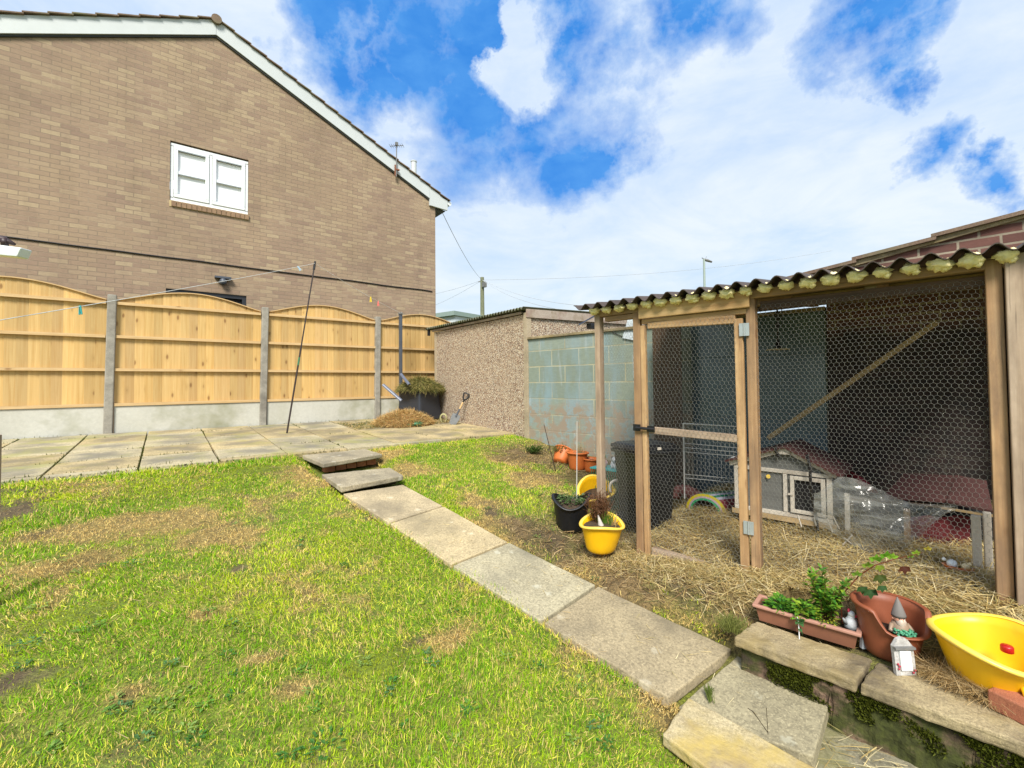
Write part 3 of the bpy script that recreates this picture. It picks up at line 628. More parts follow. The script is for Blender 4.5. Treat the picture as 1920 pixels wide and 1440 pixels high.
PXL = [(641, 926), (729, 982), (846, 1061), (1016, 1168), (1255, 1313)]; PXR = [(756, 909), (832, 949), (954, 1017), (1120, 1098), (1377, 1219)]
for i in range(4):
    A = pth(*PXL[i]); B = pth(*PXR[i]); C_ = pth(*PXR[i+1]); D2 = pth(*PXL[i+1]); cc_ = (A+B+C_+D2)/4
    q = [cc_+(p-cc_)*.974 for p in (D2, C_, B, A)]
    t = [(1.2, 1.13, 1.02), (1.32, 1.24, 1.06), (1.04, 1.08, 1.06), (.92, .88, .80)][i]; mb.hexa([p+V((0, 0, -.05)) for p in q]+q, None, t)
# slab that bridges to the retaining wall and drops a step
p5 = [onZ(1384, 1228, -1.315), onZ(1563, 1292, -1.315), onZ(1525, 1419, -1.325), onZ(1272, 1325, -1.325)]
p5 = [p5[3], p5[2], p5[1], p5[0]]
mb.hexa([p+V((0, 0, -.055)) for p in p5]+p5, None, (.86, .88, .82))
roughen(mb.build('path', M['pathslab'], bevel=.006, kind='structure'), .007, .09, 4)
c5 = sum(p5, V((0, 0, 0)))/4; mb = MB(); mb.hexa([c5+(p-c5)*.93+V((0, 0, -.32)) for p in p5]+[c5+(p-c5)*.93+V((0, 0, -.053)) for p in p5]); mb.build('path_footing', M['soil'], kind='structure')
mb = MB(); q = [onZ(1490, 1540, -1.40), onZ(1860, 1540, -1.40), onZ(1745, 1432, -1.40), onZ(1556, 1304, -1.40)]
mb.hexa([p+V((0, 0, -.06)) for p in q]+q)
roughen(mb.build('lower_path', M['mossslab'], bevel=.005, kind='structure'), .007, .08)
def slabthing(name, pts, z0, th, mat, label, tilt=0):
    mb = MB(); mb.hexa([V((p[0], p[1], z0-th+p[2])) for p in pts]+[V((p[0], p[1], z0+p[2])) for p in pts]); return mb, mat, label
st = empty('stone_step', (1.56, 5.1, -.95), 'upper concrete step slab on red bricks at the patio edge', 'step', 'garden step slabs')
mb = MB(); P = [(1.25, 4.72), (1.94, 4.94), (1.93, 5.46), (1.22, 5.44)]; mb.hexa([V((a, b_, -.83)) for a, b_ in P]+[V((a, b_, -.786)) for a, b_ in P])
roughen(mb.build('slab', M['pathslab'], st, bevel=.008), .012, .07)
mb = MB()
for k in range(5): mb.box((1.36+k*.12, 4.93+k*.03, -.87), (.105, .1, .07))
mb.build('brick_riser', M['redbrick'], st, bevel=.004)
st = empty('stone_step', (1.5, 4.3, -1.0), 'lower concrete step slab sitting just above the path', 'step', 'garden step slabs')
mb = MB(); P = [(1.19, 3.93), (1.80, 4.05), (1.86, 4.52), (1.21, 4.62)]; mb.hexa([V((a, b_, -.915)) for a, b_ in P]+[V((a, b_, -.868)) for a, b_ in P])
roughen(mb.build('slab', M['pathslab'], st, bevel=.008), .012, .07)
mb = MB(); mb.box((1.52, 4.34, -.94), (.5, .36, .05)); mb.build('mortar_bed', M['soil'], st)
# thick lichened slab in the near corner
q = [onZ(1242, 1375, -1.29), onZ(1291, 1306, -1.29), onZ(1640, 1500, -1.29), onZ(1480, 1560, -1.29)]
q = [q[0], q[3], q[2], q[1]]
mb = MB(); mb.hexa([p+V((0, 0, -.045)) for p in q]+q)
roughen(mb.build('kerb_slab', M['lichslab'], bevel=.007, label='yellow lichened stone slab lying at an angle beside the path', cat='stone slab'), .012, .06, 5)
# ------------------------------------------------------------------ retaining wall
rw = empty('retaining_wall', (2.2, .3, -1.6), 'low mossy retaining wall topped with weathered coping stones below the wire run', 'garden wall')
mb = MB()
def wq(y, o, z): return V((float(wallx(y))+o, y, z))
yy = [1.04, .86, .7, .5, .3, .1, -.2, -.6, -1.0]
for i in range(len(yy)-1):
    a, b_ = yy[i], yy[i+1]; j1, j2 = [.012*mnoise.noise((k*9.1, 0, 1)) for k in (a, b_)]
    mb.hexa([wq(a, -.085+j1, -1.68), wq(b_, -.085+j2, -1.68), wq(b_, .1, -1.68), wq(a, .1, -1.68), wq(a, -.085+j1, -1.212), wq(b_, -.085+j2, -1.212), wq(b_, .1, -1.212), wq(a, .1, -1.212)])
roughen(mb.build('wall_face', M['mossywall'], rw), .05, .09, 4)
for a, b_, dz in ((1.06, .615, -.002), (.60, .02, .0), (.005, -.6, .0)):
    mb = MB(); o1, o2 = -.11, .11; zt = -1.165+dz
    mb.hexa([wq(a, o1, zt-.045), wq(b_, o1, zt-.045), wq(b_, o2, zt-.045), wq(a, o2, zt-.045), wq(a, o1, zt), wq(b_, o1, zt+.004), wq(b_, o2, zt+.004), wq(a, o2, zt)])
    roughen(mb.build('coping_stone', M['coping'], rw, bevel=.009), .014, .05, 5)
# moss on the wall joints
n = 16000; yv = 1.05-RS.rand(n)*1.4; cl_ = fbm(yv*4, yv*0+3, 9); kz = RS.rand(n); zc = np.where(RS.rand(n) < .45, -1.212-.05*np.abs(RS.randn(n)), -1.22-.2*RS.rand(n))
m = fbm(yv*5, zc*7, 19) > .52; yv, zc = yv[m], zc[m]; n = len(yv); xv = wallx(yv)-.09
D_ = rnd_dir(n, .9); D_[:, 0] -= .8; D_ /= np.linalg.norm(D_, axis=1, keepdims=True)
ribbons('wall_moss', np.stack([xv, yv, zc], 1), D_, rnd_dir(n, 1.5), .008+.014*RS.rand(n), np.full(n, .006), np.tile(gcol(52, 60, 18), (n, 1)), np.tile(gcol(116, 124, 40), (n, 1)), M['grass'], .3*np.ones(n), label='dark green moss clinging under the coping of the retaining wall', cat='moss')
# ------------------------------------------------------------------ neighbouring house
hs = empty('brick_house', (.7, 10, -1), 'two storey tan brick gable end house standing behind the fence', 'house')
YH = 10.0; XL, XR = -4.0, 5.3; rk = .46; apx = .71; zb = 6.57
rz = lambda x: zb-rk*abs(x-apx)
holes = [(.04, 1.255, 3.29, 4.37), (-.0, 1.235, -1, 1.715)]
xs = sorted({XL, XR, apx}.union(*[{a, b_} for a, b_, _, _ in holes])); mb = MB()
for xa, xb in zip(xs[:-1], xs[1:]):
    hh = sorted([(z0, z1) for a, b_, z0, z1 in holes if a <= xa+1e-6 and b_ >= xb-1e-6]); zc = -1.2
    for z0, z1 in hh:
        if z0 > zc: mb.face([(xa, YH, zc), (xb, YH, zc), (xb, YH, z0), (xa, YH, z0)], [(xa, zc), (xb, zc), (xb, z0), (xa, z0)])
        zc = z1
    mb.face([(xa, YH, zc), (xb, YH, zc), (xb, YH, rz(xb)), (xa, YH, rz(xa))], [(xa, zc), (xb, zc), (xb, rz(xb)), (xa, rz(xa))])
for a, b_, z0, z1 in holes:
    mb.face([(a, YH, z0), (a, YH, z1), (a, YH+.12, z1), (a, YH+.12, z0)]); mb.face([(b_, YH, z1), (b_, YH, z0), (b_, YH+.12, z0), (b_, YH+.12, z1)])
    mb.face([(a, YH, z1), (b_, YH, z1), (b_, YH+.12, z1), (a, YH+.12, z1)]); mb.face([(a, YH+.12, z0), (b_, YH+.12, z0), (b_, YH, z0), (a, YH, z0)])
for X in (XL, XR): mb.face([(X, YH, -1.2), (X, YH+8, -1.2), (X, YH+8, rz(X)), (X, YH, rz(X))], [(0, -1.2), (8, -1.2), (8, rz(X)), (0, rz(X))])
mb.face([(XL, YH+8, -1.2), (XR, YH+8, -1.2), (XR, YH+8, rz(XR)), (apx, YH+8, zb), (XL, YH+8, rz(XL))])
mb.build('wall', M['brick'], hs)
# verge boards with boxed ends
mb = MB(); yb0 = YH-.055; th = .285
def band(xa, xb, o0, o1, y0, y1, m): # sloping band between offsets above the brick line
    m.hexa([V((xa, y0, rz(xa)+o0)), V((xb, y0, rz(xb)+o0)), V((xb, y1, rz(xb)+o0)), V((xa, y1, rz(xa)+o0)), V((xa, y0, rz(xa)+o1)), V((xb, y0, rz(xb)+o1)), V((xb, y1, rz(xb)+o1)), V((xa, y1, rz(xa)+o1))])
band(apx, 5.12, 0, th, yb0, YH-.02, mb); mb.build('verge_board', M['fascia'], hs)
mb = MB(); band(-3.82, apx-.004, 0, th, yb0, YH-.02, mb); mb.build('verge_board', M['fascia'], hs)
mb = MB(); mb.prism([(5.124, yb0-.004, 4.37), (5.62, yb0-.004, 4.35), (5.62, yb0-.004, 4.60), (5.50, yb0-.004, rz(5.5)+th-.02), (5.124, yb0-.004, rz(5.124)+th)], (0, .05, 0)); mb.build('eaves_box', M['fascia'], hs)
mb = MB(); band(apx, 5.12, -.035, -.002, YH-.03, YH+.01, mb); band(-3.82, apx, -.035, -.002, YH-.03, YH+.01, mb); mb.box((5.48, YH+4, 4.36), (.26, 7.9, .02)); mb.build('soffit', M['soffit'], hs)
mb = MB(); mb.tube([(5.68, YH-.05, 4.54), (5.68, YH+7.8, 4.54)], .055, 10); mb.build('gutter', M['upvc'], hs)
mb = MB(); nC = 18
for sgn in (1, -1):
    for i in range(nC):
        xa = apx+sgn*i*.275; xb = apx+sgn*(i+1)*.275+sgn*.02
        if sgn < 0 and xb < -4.2: break
        za = zb+th-rk*abs(xa-apx)+.015; zb2 = zb+th-rk*abs(xb-apx)+.045
        P = [V((xa, YH-.1, za)), V((xb, YH-.1, zb2)), V((xb, YH+8.1, zb2)), V((xa, YH+8.1, za))]
        if sgn < 0: P = [P[1], P[0], P[3], P[2]]
        mb.hexa([p+V((0, 0, -.02)) for p in P]+P)
rf = mb.build('roof', M['tile'], hs)
mb = MB()
for i in range(12):
    y0 = YH-.12+i*.45; mb.tube([(apx, y0, zb+th-.02), (apx, y0+.46, zb+th-.02+.012)], .085, 12)
mb.build('ridge_tile', M['tile'], rf)
# window
wf = MB(); wx0, wx1, wz0, wz1 = .045, 1.25, 3.295, 4.34; yw = YH+.05
def frame(m, x0, x1, z0, z1, w, y0, y1, b_=None):
    m.box(((x0+x1)/2, (y0+y1)/2, z1-w/2), (x1-x0, y1-y0, w)); m.box(((x0+x1)/2, (y0+y1)/2, z0+(b_ or w)/2), (x1-x0, y1-y0, b_ or w))
    m.box((x0+w/2, (y0+y1)/2, (z0+z1)/2), (w, y1-y0, z1-z0-w-(b_ or w)-.001)); m.box((x1-w/2, (y0+y1)/2, (z0+z1)/2), (w, y1-y0, z1-z0-w-(b_ or w)-.001))
frame(wf, wx0, wx1, wz0, wz1, .045, yw-.03, yw+.04, .07); wf.box(((wx0+wx1)/2, yw+.004, (wz0+wz1)/2+.01), (.04, .066, wz1-wz0-.13))
wn_ = wf.build('window', M['upvc'], hs)
mc = (wx0+wx1)/2
for a, b_ in ((wx0+.05, mc-.025), (mc+.025, wx1-.05)):
    m2 = MB(); frame(m2, a, b_, wz0+.075, wz1-.05, .06, yw-.045, yw+.02); m2.box(((a+b_)/2, yw-.01, (wz0+wz1)/2+.01), (b_-a-.122, .05, .055)); m2.build('sash', M['upvc'], wn_, bevel=.006)
    m2 = MB(); m2.box(((a+b_)/2, yw+.012, (wz0+wz1)/2), (b_-a-.10, .012, wz1-wz0-.24)); m2.build('pane', M['pane'], wn_)
    m2 = MB(); m2.box(((a+b_)/2, yw-.036, (wz0+wz1)/2-.022), (b_-a-.124, .008, .012)); m2.build('seal', M['seal'], wn_); m2 = MB(); m2.box(((a+b_)/2, yw-.047, wz1-.118), (b_-a-.124, .008, .012)); m2.build('seal', M['seal'], wn_)
mb = MB()
for i in range(16): mb.box((wx0+.015+(i+.5)*.0755, YH-.004, 3.24), (.066, .05, .095))
mb.build('brick_sill', M['redbrick'] if 0 else M['post'] if 0 else conc('sill_brick', C(160, 128, 100), C(180, 148, 114), C(140, 112, 90), 6), hs)
mb = MB(); mb.box((mc, YH+.006, 3.24), (1.225, .03, .112)); mb.build('sill_mortar', conc('sill_mortar', C(214, 190, 140), C(226, 204, 156), None, 9), hs)
# back door top
mb = MB(); frame(mb, .0, 1.235, -1, 1.715, .07, YH+.03, YH+.1); dr = mb.build('door', M['anthracite'], hs)
mb = MB(); mb.box((.617, YH+.085, .3), (1.09, .02, 2.7)); mb.build('door_panel', M['dark'], dr)
# wall cable
pts = [V((-4, YH-.012, 2.245))]
for x in np.arange(-3.8, 5.3, .25): pts.append(V((x, YH-.012, 2.262+.016*mnoise.noise((x*1.1, 0, 3))-(.05*max(0, x-5.0)))))
mb = MB(); mb.tube(pts, .013, 6); mb.build('wall_cable', M['cable'], hs)
mb = MB(); c_ = V((.845, YH-.05, 1.93)); mb.blob(c_+V((0, -.02, .0)), .06, 12, .0, sc=(1, 1, 1.1)); mb.tube([c_+V((0, .05, .04)), c_+V((0, -.02, .04))], .03, 8); mb.box(c_+V((0, 0, .075)), (.26, .1, .035)); mb.build('sensor_light', M['greymetal'], hs, smooth=False)
# aerial on the verge
ae = empty('tv_aerial', (4.24, 9.9, 4.9), 'small grey television aerial on a rusty bracket at the gable verge', 'aerial')
mb = MB(); mb.tube([(4.24, 9.9, 4.82), (4.25, 9.9, 5.58)], .012, 8); mb.build('mast', M['grey'], ae)
mb = MB(); mb.box((4.235, 9.92, 4.97), (.05, .03, .26)); mb.box((4.27, 9.9, 4.99), (.09, .04, .03)); mb.build('bracket', plain('rust', C(150, 96, 70), .8), ae)
mb = MB(); c_ = V((4.25, 9.9, 5.55)); dr_ = V((.75, -.66, 0)); mb.tube([c_-dr_*.16, c_+dr_*.16], .008, 6)
for k in range(-3, 4): q_ = c_+dr_*(k*.05); mb.tube([q_-V((.66, .75, 0))*.09, q_+V((.66, .75, 0))*.09], .004, 5)
mb.box(c_+V((0, 0, .04)), (.06, .05, .08)); mb.build('antenna_head', M['grey'], ae)
mb = MB(); q_ = onY(776, 352, 13); q2 = onY(776, 304, 13); mb.box((q_.x, 13, q_.z-.3), (.12, .12, .9)) ; 
p0 = V((q_.x, 13, rz(q_.x)+.2)); mb = MB(); mb.tube([p0, V((q_.x, 13, q2.z))], .085, 12); mb.tube([V((q_.x, 13, q2.z)), V((q_.x, 13, q2.z+.03))], .1, 12); mb.build('flue_pipe', M['fascia'], label='pale flue pipe rising behind the roof verge near the eaves', cat='flue')
# ------------------------------------------------------------------ fence
fe = empty('timber_fence', (1.3, 8.5, -.6), 'new golden closeboard fence with arched panels and concrete posts', 'fence')
px_ = [-4.46, -2.55, -.62, 1.30, 3.24, 5.17]; YF = 8.5
for i, X in enumerate(px_):
    mb = MB(); t_ = .035 if i < 4 else .02
    mb.bar((X-.01, YF, -.85), (X+t_*.6, YF, 1.29), .10, .11, (0, 1, 0)); mb.build('post', M['post'], fe, bevel=.012)
for i in range(len(px_)-1):
    xa, xb = px_[i]+.055, px_[i+1]-.045; W_ = xb-xa
    mb = MB(); zlo = -.72; mb.box(((xa+xb)/2, YF+.01, (zlo-.285)/2), (W_, .05, -.285-zlo)); mb.build('gravel_board', M['gravelboard'], fe, bevel=.004)
    arch = lambda x: 1.215+.19*math.sin(math.pi*min(max((x-xa)/W_, 0), 1))**1.15
    mb = MB(); nb = 17; bw = W_/nb
    for k in range(nb):
        a, b_ = xa+k*bw, xa+(k+1)*bw+.012; kk = random.uniform(.78, 1.12); wm = random.uniform(-.05, .07)
        tn = (kk, kk*(1-.3*abs(wm)), kk*(.94-wm)); y1, y2 = YF+.012, YF+.020
        o = random.random()*40; za, zc = arch(a), arch(min(b_, xb))
        F_ = [V((a, y1, -.28)), V((b_, y2, -.28)), V((b_, y2, zc)), V((a, y1, za))]
        mb.face(F_, [(o, o), (o, o+bw), (o+1.5, o+bw), (o+1.5, o)], tn)
        mb.face([p+V((0, .012, 0)) for p in reversed(F_)], [(o, o), (o, o+bw), (o+1.5, o+bw), (o+1.5, o)], tn)
        mb.face([V((a, y1, -.28)), V((a, y1, za)), V((a, y1+.012, za)), V((a, y1+.012, -.28))], [(o, o)]*4, (.4, .35, .3))
    pn = mb.build('fence_panel', M['fencewood'], fe)
    for zr in (-.262, .232, .70, 1.175):
        m2 = MB(); m2.bar((xa, YF-.012, zr), (xb, YF-.012, zr), .042, .04, (0, 0, 1)); m2.build('rail', M['railwood'], pn)
    m2 = MB(); pp = [xa+W_*k/20 for k in range(21)]
    for a, b_ in zip(pp[:-1], pp[1:]): m2.bar((a, YF+.01, arch(a)+.008), (b_, YF+.01, arch(b_)+.008), .05, .014, (0, 0, 1), off=0)
    m2.build('arch_capping', M['railwood'], pn)
# ------------------------------------------------------------------ garage
ga = empty('garage', (5.5, 6.5, -.75), 'prefabricated pebbledash garage with mossy corrugated roof', 'garage')
GXa, GYa, GYb, GXb = 4.2, 5.11, 7.92, 7.4
mb = MB(); mb.face([(GXa, GYb, -.8), (GXa, GYa+.06, -.8), (GXa, GYa+.06, 1.0), (GXa, GYb, 1.0)]); mb.face([(GXa+.06, GYa, -.8), (GXb, GYa, -.8), (GXb, GYa, 1.05), (GXa+.06, GYa, 1.0)])
mb.face([(GXb, GYa, -.8), (GXb, GYb, -.8), (GXb, GYb, 1.05), (GXb, GYa, 1.05)]); mb.face([(GXb, GYb, -.8), (GXa, GYb, -.8), (GXa, GYb, 1.0), (GXb, GYb, 1.05)])
mb.build('wall', M['pebble'], ga)
M['pp'] = conc('pale_post', C(188, 170, 142), C(206, 190, 160), C(150, 136, 110), 8)
mb = MB(); mb.box((GXa+.01, GYb, .1), (.06, .06, 1.8)); mb.build('corner_post', M['pp'], ga, bevel=.004)
mb = MB(); mb.box((GXa+.02, GYa+.02, .1), (.085, .085, 1.85)); mb.build('corner_post', M['pp'] if 1 else conc('pale_post', C(188, 170, 142), C(206, 190, 160), C(150, 136, 110), 8), ga, bevel=.004)
mb = MB(); mb.hexa([V((GXa-.03, GYa-.035, .945)), V((GXb+.1, GYa-.035, 1.03)), V((GXb+.1, GYa-.01, 1.03)), V((GXa-.03, GYa-.01, .945)), V((GXa-.03, GYa-.035, 1.07)), V((GXb+.1, GYa-.035, 1.17)), V((GXb+.1, GYa-.01, 1.17)), V((GXa-.03, GYa-.01, 1.07))])
mb.build('fascia_board', M['crackpaint'], ga, bevel=.003)
mb = MB(); mb.box((GXa-.012, (GYa+GYb)/2+.1, 1.03), (.03, GYb-GYa, .035)); mb.build('eaves_board', M['crackpaint'], ga)
def corr(mb, P0, dU, nU, pitch, amp, dV, nv, seg=8, th=.006):
    """corrugated sheet: P0 origin, dU unit along the edge (nU metres), dV full vector up the slope"""
    up = dU.cross(dV).normalized(); 
    if up.z < 0: up = -up
    m = int(nU/pitch*seg); R_ = []
    for i in range(m+1):
        u = nU*i/m; h = amp*math.cos(2*math.pi*u/pitch); R_.append(P0+dU*u+up*h)
    for i in range(m):
        a, b_ = R_[i], R_[i+1]; c_, d_ = b_+dV, a+dV; q = up*th; L = dV.length; u0, u1 = nU*i/m, nU*(i+1)/m
        uv = [(u0, 0), (u1, 0), (u1, L), (u0, L)]
        mb.face([a+q, b_+q, c_+q, d_+q], uv); mb.face([d_, c_, b_, a], uv); mb.face([a, b_, b_+q, a+q], uv); mb.face([d_+q, c_+q, c_, d_], uv)
    for p in (R_[0], R_[-1]): mb.face([p, p+q, p+dV+q, p+dV], [(0, 0)]*4)
    return mb
mb = MB(); corr(mb, V((GXa-.1, GYa-.03, 1.075)), V((0, 1, 0)), GYb-GYa+.28, .076, .019, V((GXb-GXa+.25, 0, .12)), 1, 6)
mb.build('roof', M['oldroof'], ga)
mb = MB(); mb.box((GXa-.06, GYb+.18, 1.0), (.05, .03, .12)); mb.build('gutter_end', M['dark'], ga)
# ------------------------------------------------------------------ painted block wall
bw_ = empty('block_wall', WP(1.8, 0, -1), 'tall concrete block wall with flaking pale blue green paint', 'wall')
mb = MB(); a, b_ = WP(.02, 0, 0), WP(3.64, 0, 0)
def wallq(mb, s0, s1, z0, z1, th, uo=0):
    P = [WP(s0, 0, z0), WP(s1, 0, z0), WP(s1, th, z0), WP(s0, th, z0), WP(s0, 0, z1), WP(s1, 0, z1), WP(s1, th, z1), WP(s0, th, z1)]
    U = [(s0, z0), (s1, z0), (s1+.1, z0), (s0+.1, z0), (s0, z1), (s1, z1), (s1+.1, z1), (s0+.1, z1)]
    mb.hexa(P, U)
wallq(mb, .02, 3.64, -1.4, .62, .1); mb.build('blockwork', M['block'], bw_)
mb = MB(); mb.bar(WP(.02, .045, .64), WP(3.64, .045, .64), .15, .035, off=0); mb.build('coping', M['coping'], bw_, bevel=.006)
# ------------------------------------------------------------------ neighbouring outbuilding behind the run
nb_ = empty('brick_outbuilding', WP(4.6, 1, -1), 'plum brick outbuilding with stepped tiled verge rising over the wire run', 'outbuilding')
vz = lambda s: .99+.165*(s-3.87)
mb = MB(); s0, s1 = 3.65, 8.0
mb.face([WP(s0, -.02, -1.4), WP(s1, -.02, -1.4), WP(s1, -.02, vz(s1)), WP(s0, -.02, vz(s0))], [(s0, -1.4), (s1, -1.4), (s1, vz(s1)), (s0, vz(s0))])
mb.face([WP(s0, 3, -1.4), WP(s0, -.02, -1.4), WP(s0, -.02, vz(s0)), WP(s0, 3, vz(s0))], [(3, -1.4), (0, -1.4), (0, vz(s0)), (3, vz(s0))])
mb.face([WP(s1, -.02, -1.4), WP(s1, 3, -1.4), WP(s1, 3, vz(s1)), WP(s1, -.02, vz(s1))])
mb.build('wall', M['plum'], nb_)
for k in range(9):
    a = 3.35+k*.5; b_ = a+.53; z0 = vz(a)+.005; mb = MB()
    P = [WP(a, -.08, vz(a)+.01+.02), WP(b_, -.08, vz(b_)-.015+.02), WP(b_, 2.5, vz(b_)-.015+.02), WP(a, 2.5, vz(a)+.01+.02)]
    mb.hexa(P+[p+V((0, 0, .028)) for p in P])
    if k == 0: rf = mb.build('roof', M['tile'], nb_)
    else: mb.build('tile_course', M['tile'], rf)
mb = MB(); P = [WP(3.4, -.05, vz(3.4)-.015), WP(8, -.05, vz(8)-.015), WP(8, .02, vz(8)-.015), WP(3.4, .02, vz(3.4)-.015)]
mb.hexa(P+[p+V((0, 0, .04)) for p in P]); mb.build('verge_mortar', M['coping'], nb_)
# ------------------------------------------------------------------ wire run
run = empty('wire_run', RP(.65, 1, -1.15), 'timber framed chicken wire run with knotty header board and corrugated bitumen roof', 'animal run')
def post(s0, s1, z0, z1, t0=0, th=.06, mat='runwood', name='post', par=None, lean=0):
    mb = MB(); mb.bar(RP((s0+s1)/2, t0+th/2, z0), RP((s0+s1)/2+lean, t0+th/2, z1), s1-s0, th, RN)
    return mb.build(name, M[mat], par or run, bevel=.004)
post(-.366, -.322, -1.2, .50, 0, .06, 'greywood'); post(-.058, -.004, -1.25, .52, .01, .035)
post(.672, .722, -1.25, .54, .012, .06); post(1.712, 1.9, -1.25, .53, -.03, .11, 'greywood')
post(1.655, 1.708, -1.2, .52, .0, .06, 'runwood'); post(1.9, 1.98, -1.2, .75, 1.7, .07)
mb = MB(); mb.bar(RP(-.37, .04, .505), RP(1.9, .04, .505), .075, .05, (0, 0, 1)); mb.build('front_beam', M['runwood'], run, bevel=.004)
mb = MB(); mb.bar(RP(.0, -.006, .478), RP(.70, -.006, .478), .026, .10, (0, 0, 1)); mb.build('header_board', M['knotty'], run, bevel=.004)
mb = MB(); mb.bar(RP(.008, .04, .41), RP(.676, .04, .41), .06, .03, (0, 0, 1)); mb.build('door_head', M['doorwood'], run, bevel=.003)
mb = MB(); mb.bar(RP(.745, .06, .435), RP(1.69, .06, .435), .05, .05, (0, 0, 1)); mb.build('mesh_rail', M['darkwood'], run, bevel=.003)
mb = MB(); mb.bar(RP(-.285, .04, .46), RP(-.052, .04, .46), .05, .035, (0, 0, 1)); mb.build('mesh_rail', M['runwood'], run, bevel=.003)
mb = MB(); mb.bar(RP(-.32, .08, .52), RP(-.32, 1.8, .77), .05, .06, (0, 0, 1)); mb.build('side_rafter', M['runwood'], run, bevel=.003)
for k in (.7, 1.25, 1.8):
    mb = MB(); mb.bar(RP(k, .08, .49), RP(k, 2.0, .70), .05, .075, (0, 0, 1)); mb.build('rafter', M['brace'], run, bevel=.003)
mb = MB(); mb.bar(RP(-.3, 1.0, .60), RP(2.0, 1.0, .60), .05, .05, (0, 0, 1)); mb.build('purlin', M['brace'], run, bevel=.003)
# roof
PITCH = 2.165/21; mb = MB(); corr(mb, RP(-.415-PITCH*.62, -.10, .548), RD, 2.75, PITCH, .019, RN*2.15+V((0, 0, .28)), 1, 10, .005)
def shift(mb): pass
mb.build('roof_sheet', M['bitumen'], run, smooth=False)
for k in range(21):
    s = -.345+k*PITCH+.0; z_ = .528; mb = MB(); r = random.uniform(.033, .044)
    mb.blob(RP(s, -.03, z_-.004), r, 14, .6, k+3, sc=(1, 1, .72), freq=3.2)
    if k % 3 == 1 or k > 16: mb.blob(RP(s+.018, -.03, z_-.02), r*.5, 10, .6, k+40, freq=3)
    mb.build('foam_plug', M['foam'], run, smooth=True)
# hexagonal wire netting
def netting(name, parent, P0, dU, dVv, nU, nV, cw=.0235, r=.00052, seed=0, sag=.006, mat='wire', noi=.004):
    dN = dU.cross(dVv); segs = []
    hx = cw/2; a = cw*.50; b_ = cw*.33   # twist length and slanting height
    rows = int(nV/(a+b_))+2; cols = int(nU/cw)+2
    def pt(i, j, top):
        x = i*cw+(j % 2)*hx; y = j*(a+b_)+(a if top else 0)
        return x, y
    for j in range(rows):
        for i in range(-1, cols):
            x0, y0 = pt(i, j, 0); x1, y1 = pt(i, j, 1); segs.append((x0, y0, x1, y1, 1.6))
            xn = x1+hx; segs.append((x1, y1, xn, y1+b_, 1)); segs.append((x1, y1, x1-hx, y1+b_, 1))
    sg = np.array(segs); ok = (sg[:, [0, 2]].min(1) > -.002) & (sg[:, [0, 2]].max(1) < nU+.002) & (sg[:, [1, 3]].max(1) < nV+.002); sg = sg[ok]
    def w3(x, y):
        dx = (fbm(x*4+seed, y*4, seed, 2)-.5)*.03+(fbm(x*45, y*45+seed, seed+3, 2)-.5)*noi; dy = (fbm(x*4, y*4+seed, seed+9, 2)-.5)*.03+(fbm(x*40, y*50+seed, seed+5, 2)-.5)*noi
        dn = (fbm(x*5, y*5+seed, seed+1)-.5)*sag*3
        return np.array(P0)[None]+np.outer(x+dx, dU)+np.outer(y+dy, dVv)+np.outer(dn, dN)
    A = w3(sg[:, 0], sg[:, 1]); B = w3(sg[:, 2], sg[:, 3]); d = B-A; d /= np.linalg.norm(d, axis=1, keepdims=True); N = np.array(dN)[None]; sd = np.cross(d, N)
    rr = (sg[:, 4]*r)[:, None]; vs = []
    for ang in (90, 210, 330):
        o = sd*math.cos(math.radians(ang))+N*math.sin(math.radians(ang)); vs += [A+o*rr, B+o*rr]
    n = len(A); vv = np.stack(vs, 1).reshape(-1, 3); b0 = (np.arange(n)*6)[:, None]
    fs = np.concatenate([b0+np.array([0, 1, 3, 2]), b0+np.array([2, 3, 5, 4]), b0+np.array([4, 5, 1, 0])])
    return npmesh(name, vv, fs, M[mat], parent=parent, wl=P0)
netting('wire_mesh', run, RP(.725, .03, -1.12), RD, V((0, 0, 1)), .975, 1.56, seed=1)
netting('wire_mesh', run, RP(-.318, .03, -1.15), RD, V((0, 0, 1)), .26, 1.61, seed=2)
netting('wire_mesh', run, RP(-.33, .08, -1.12), RN, V((0, 0, 1)), 1.7, 1.6, seed=3)
# door with its frame, as a part of the run
mb = MB(); mb.bar(RP(.022, .022, -1.185), RP(.016, .022, .385), .036, .03, RN); door = mb.build('door', M['doorwood'], run, bevel=.003)
def dbar(name, a, b_, w, h, up, mat='doorwood', mt=None):
    mb = MB(); mb.bar(a, b_, w, h, up); return mb.build(name, M[mat], door, bevel=.003)
dbar('stile', RP(.638, .022, -1.185), RP(.630, .022, .37), .046, .03, RN)
dbar('top_rail', RP(.052, .03, .385), RP(.612, .03, .368), .04, .05, (0, 0, 1)); dbar('middle_rail', RP(.055, .03, -.332), RP(.615, .03, -.348), .04, .045, (0, 0, 1), 'greywood')
dbar('bottom_rail', RP(.055, .03, -1.15), RP(.615, .03, -1.165), .04, .055, (0, 0, 1), 'greywood')
netting('door_mesh', door, RP(.045, .002, -1.16), RD, V((0, 0, 1)), .575, 1.57, cw=.0265, r=.0006, seed=7, noi=.009)
for z_ in (.30, -.86):
    mb = MB(); mb.box(RP(.650, -.0, z_), (.022, .006, .075), (RD, RN, V((0, 0, 1)))); mb.box(RP(.682, .002, z_), (.022, .006, .075), (RD, RN, V((0, 0, 1)))); mb.tube([RP(.666, -.003, z_-.038), RP(.666, -.003, z_+.038)], .005, 8)
    mb.build('hinge', plain('zinc', C(196, 204, 204), .4, .05, .05, 20, Metallic=.4), door)
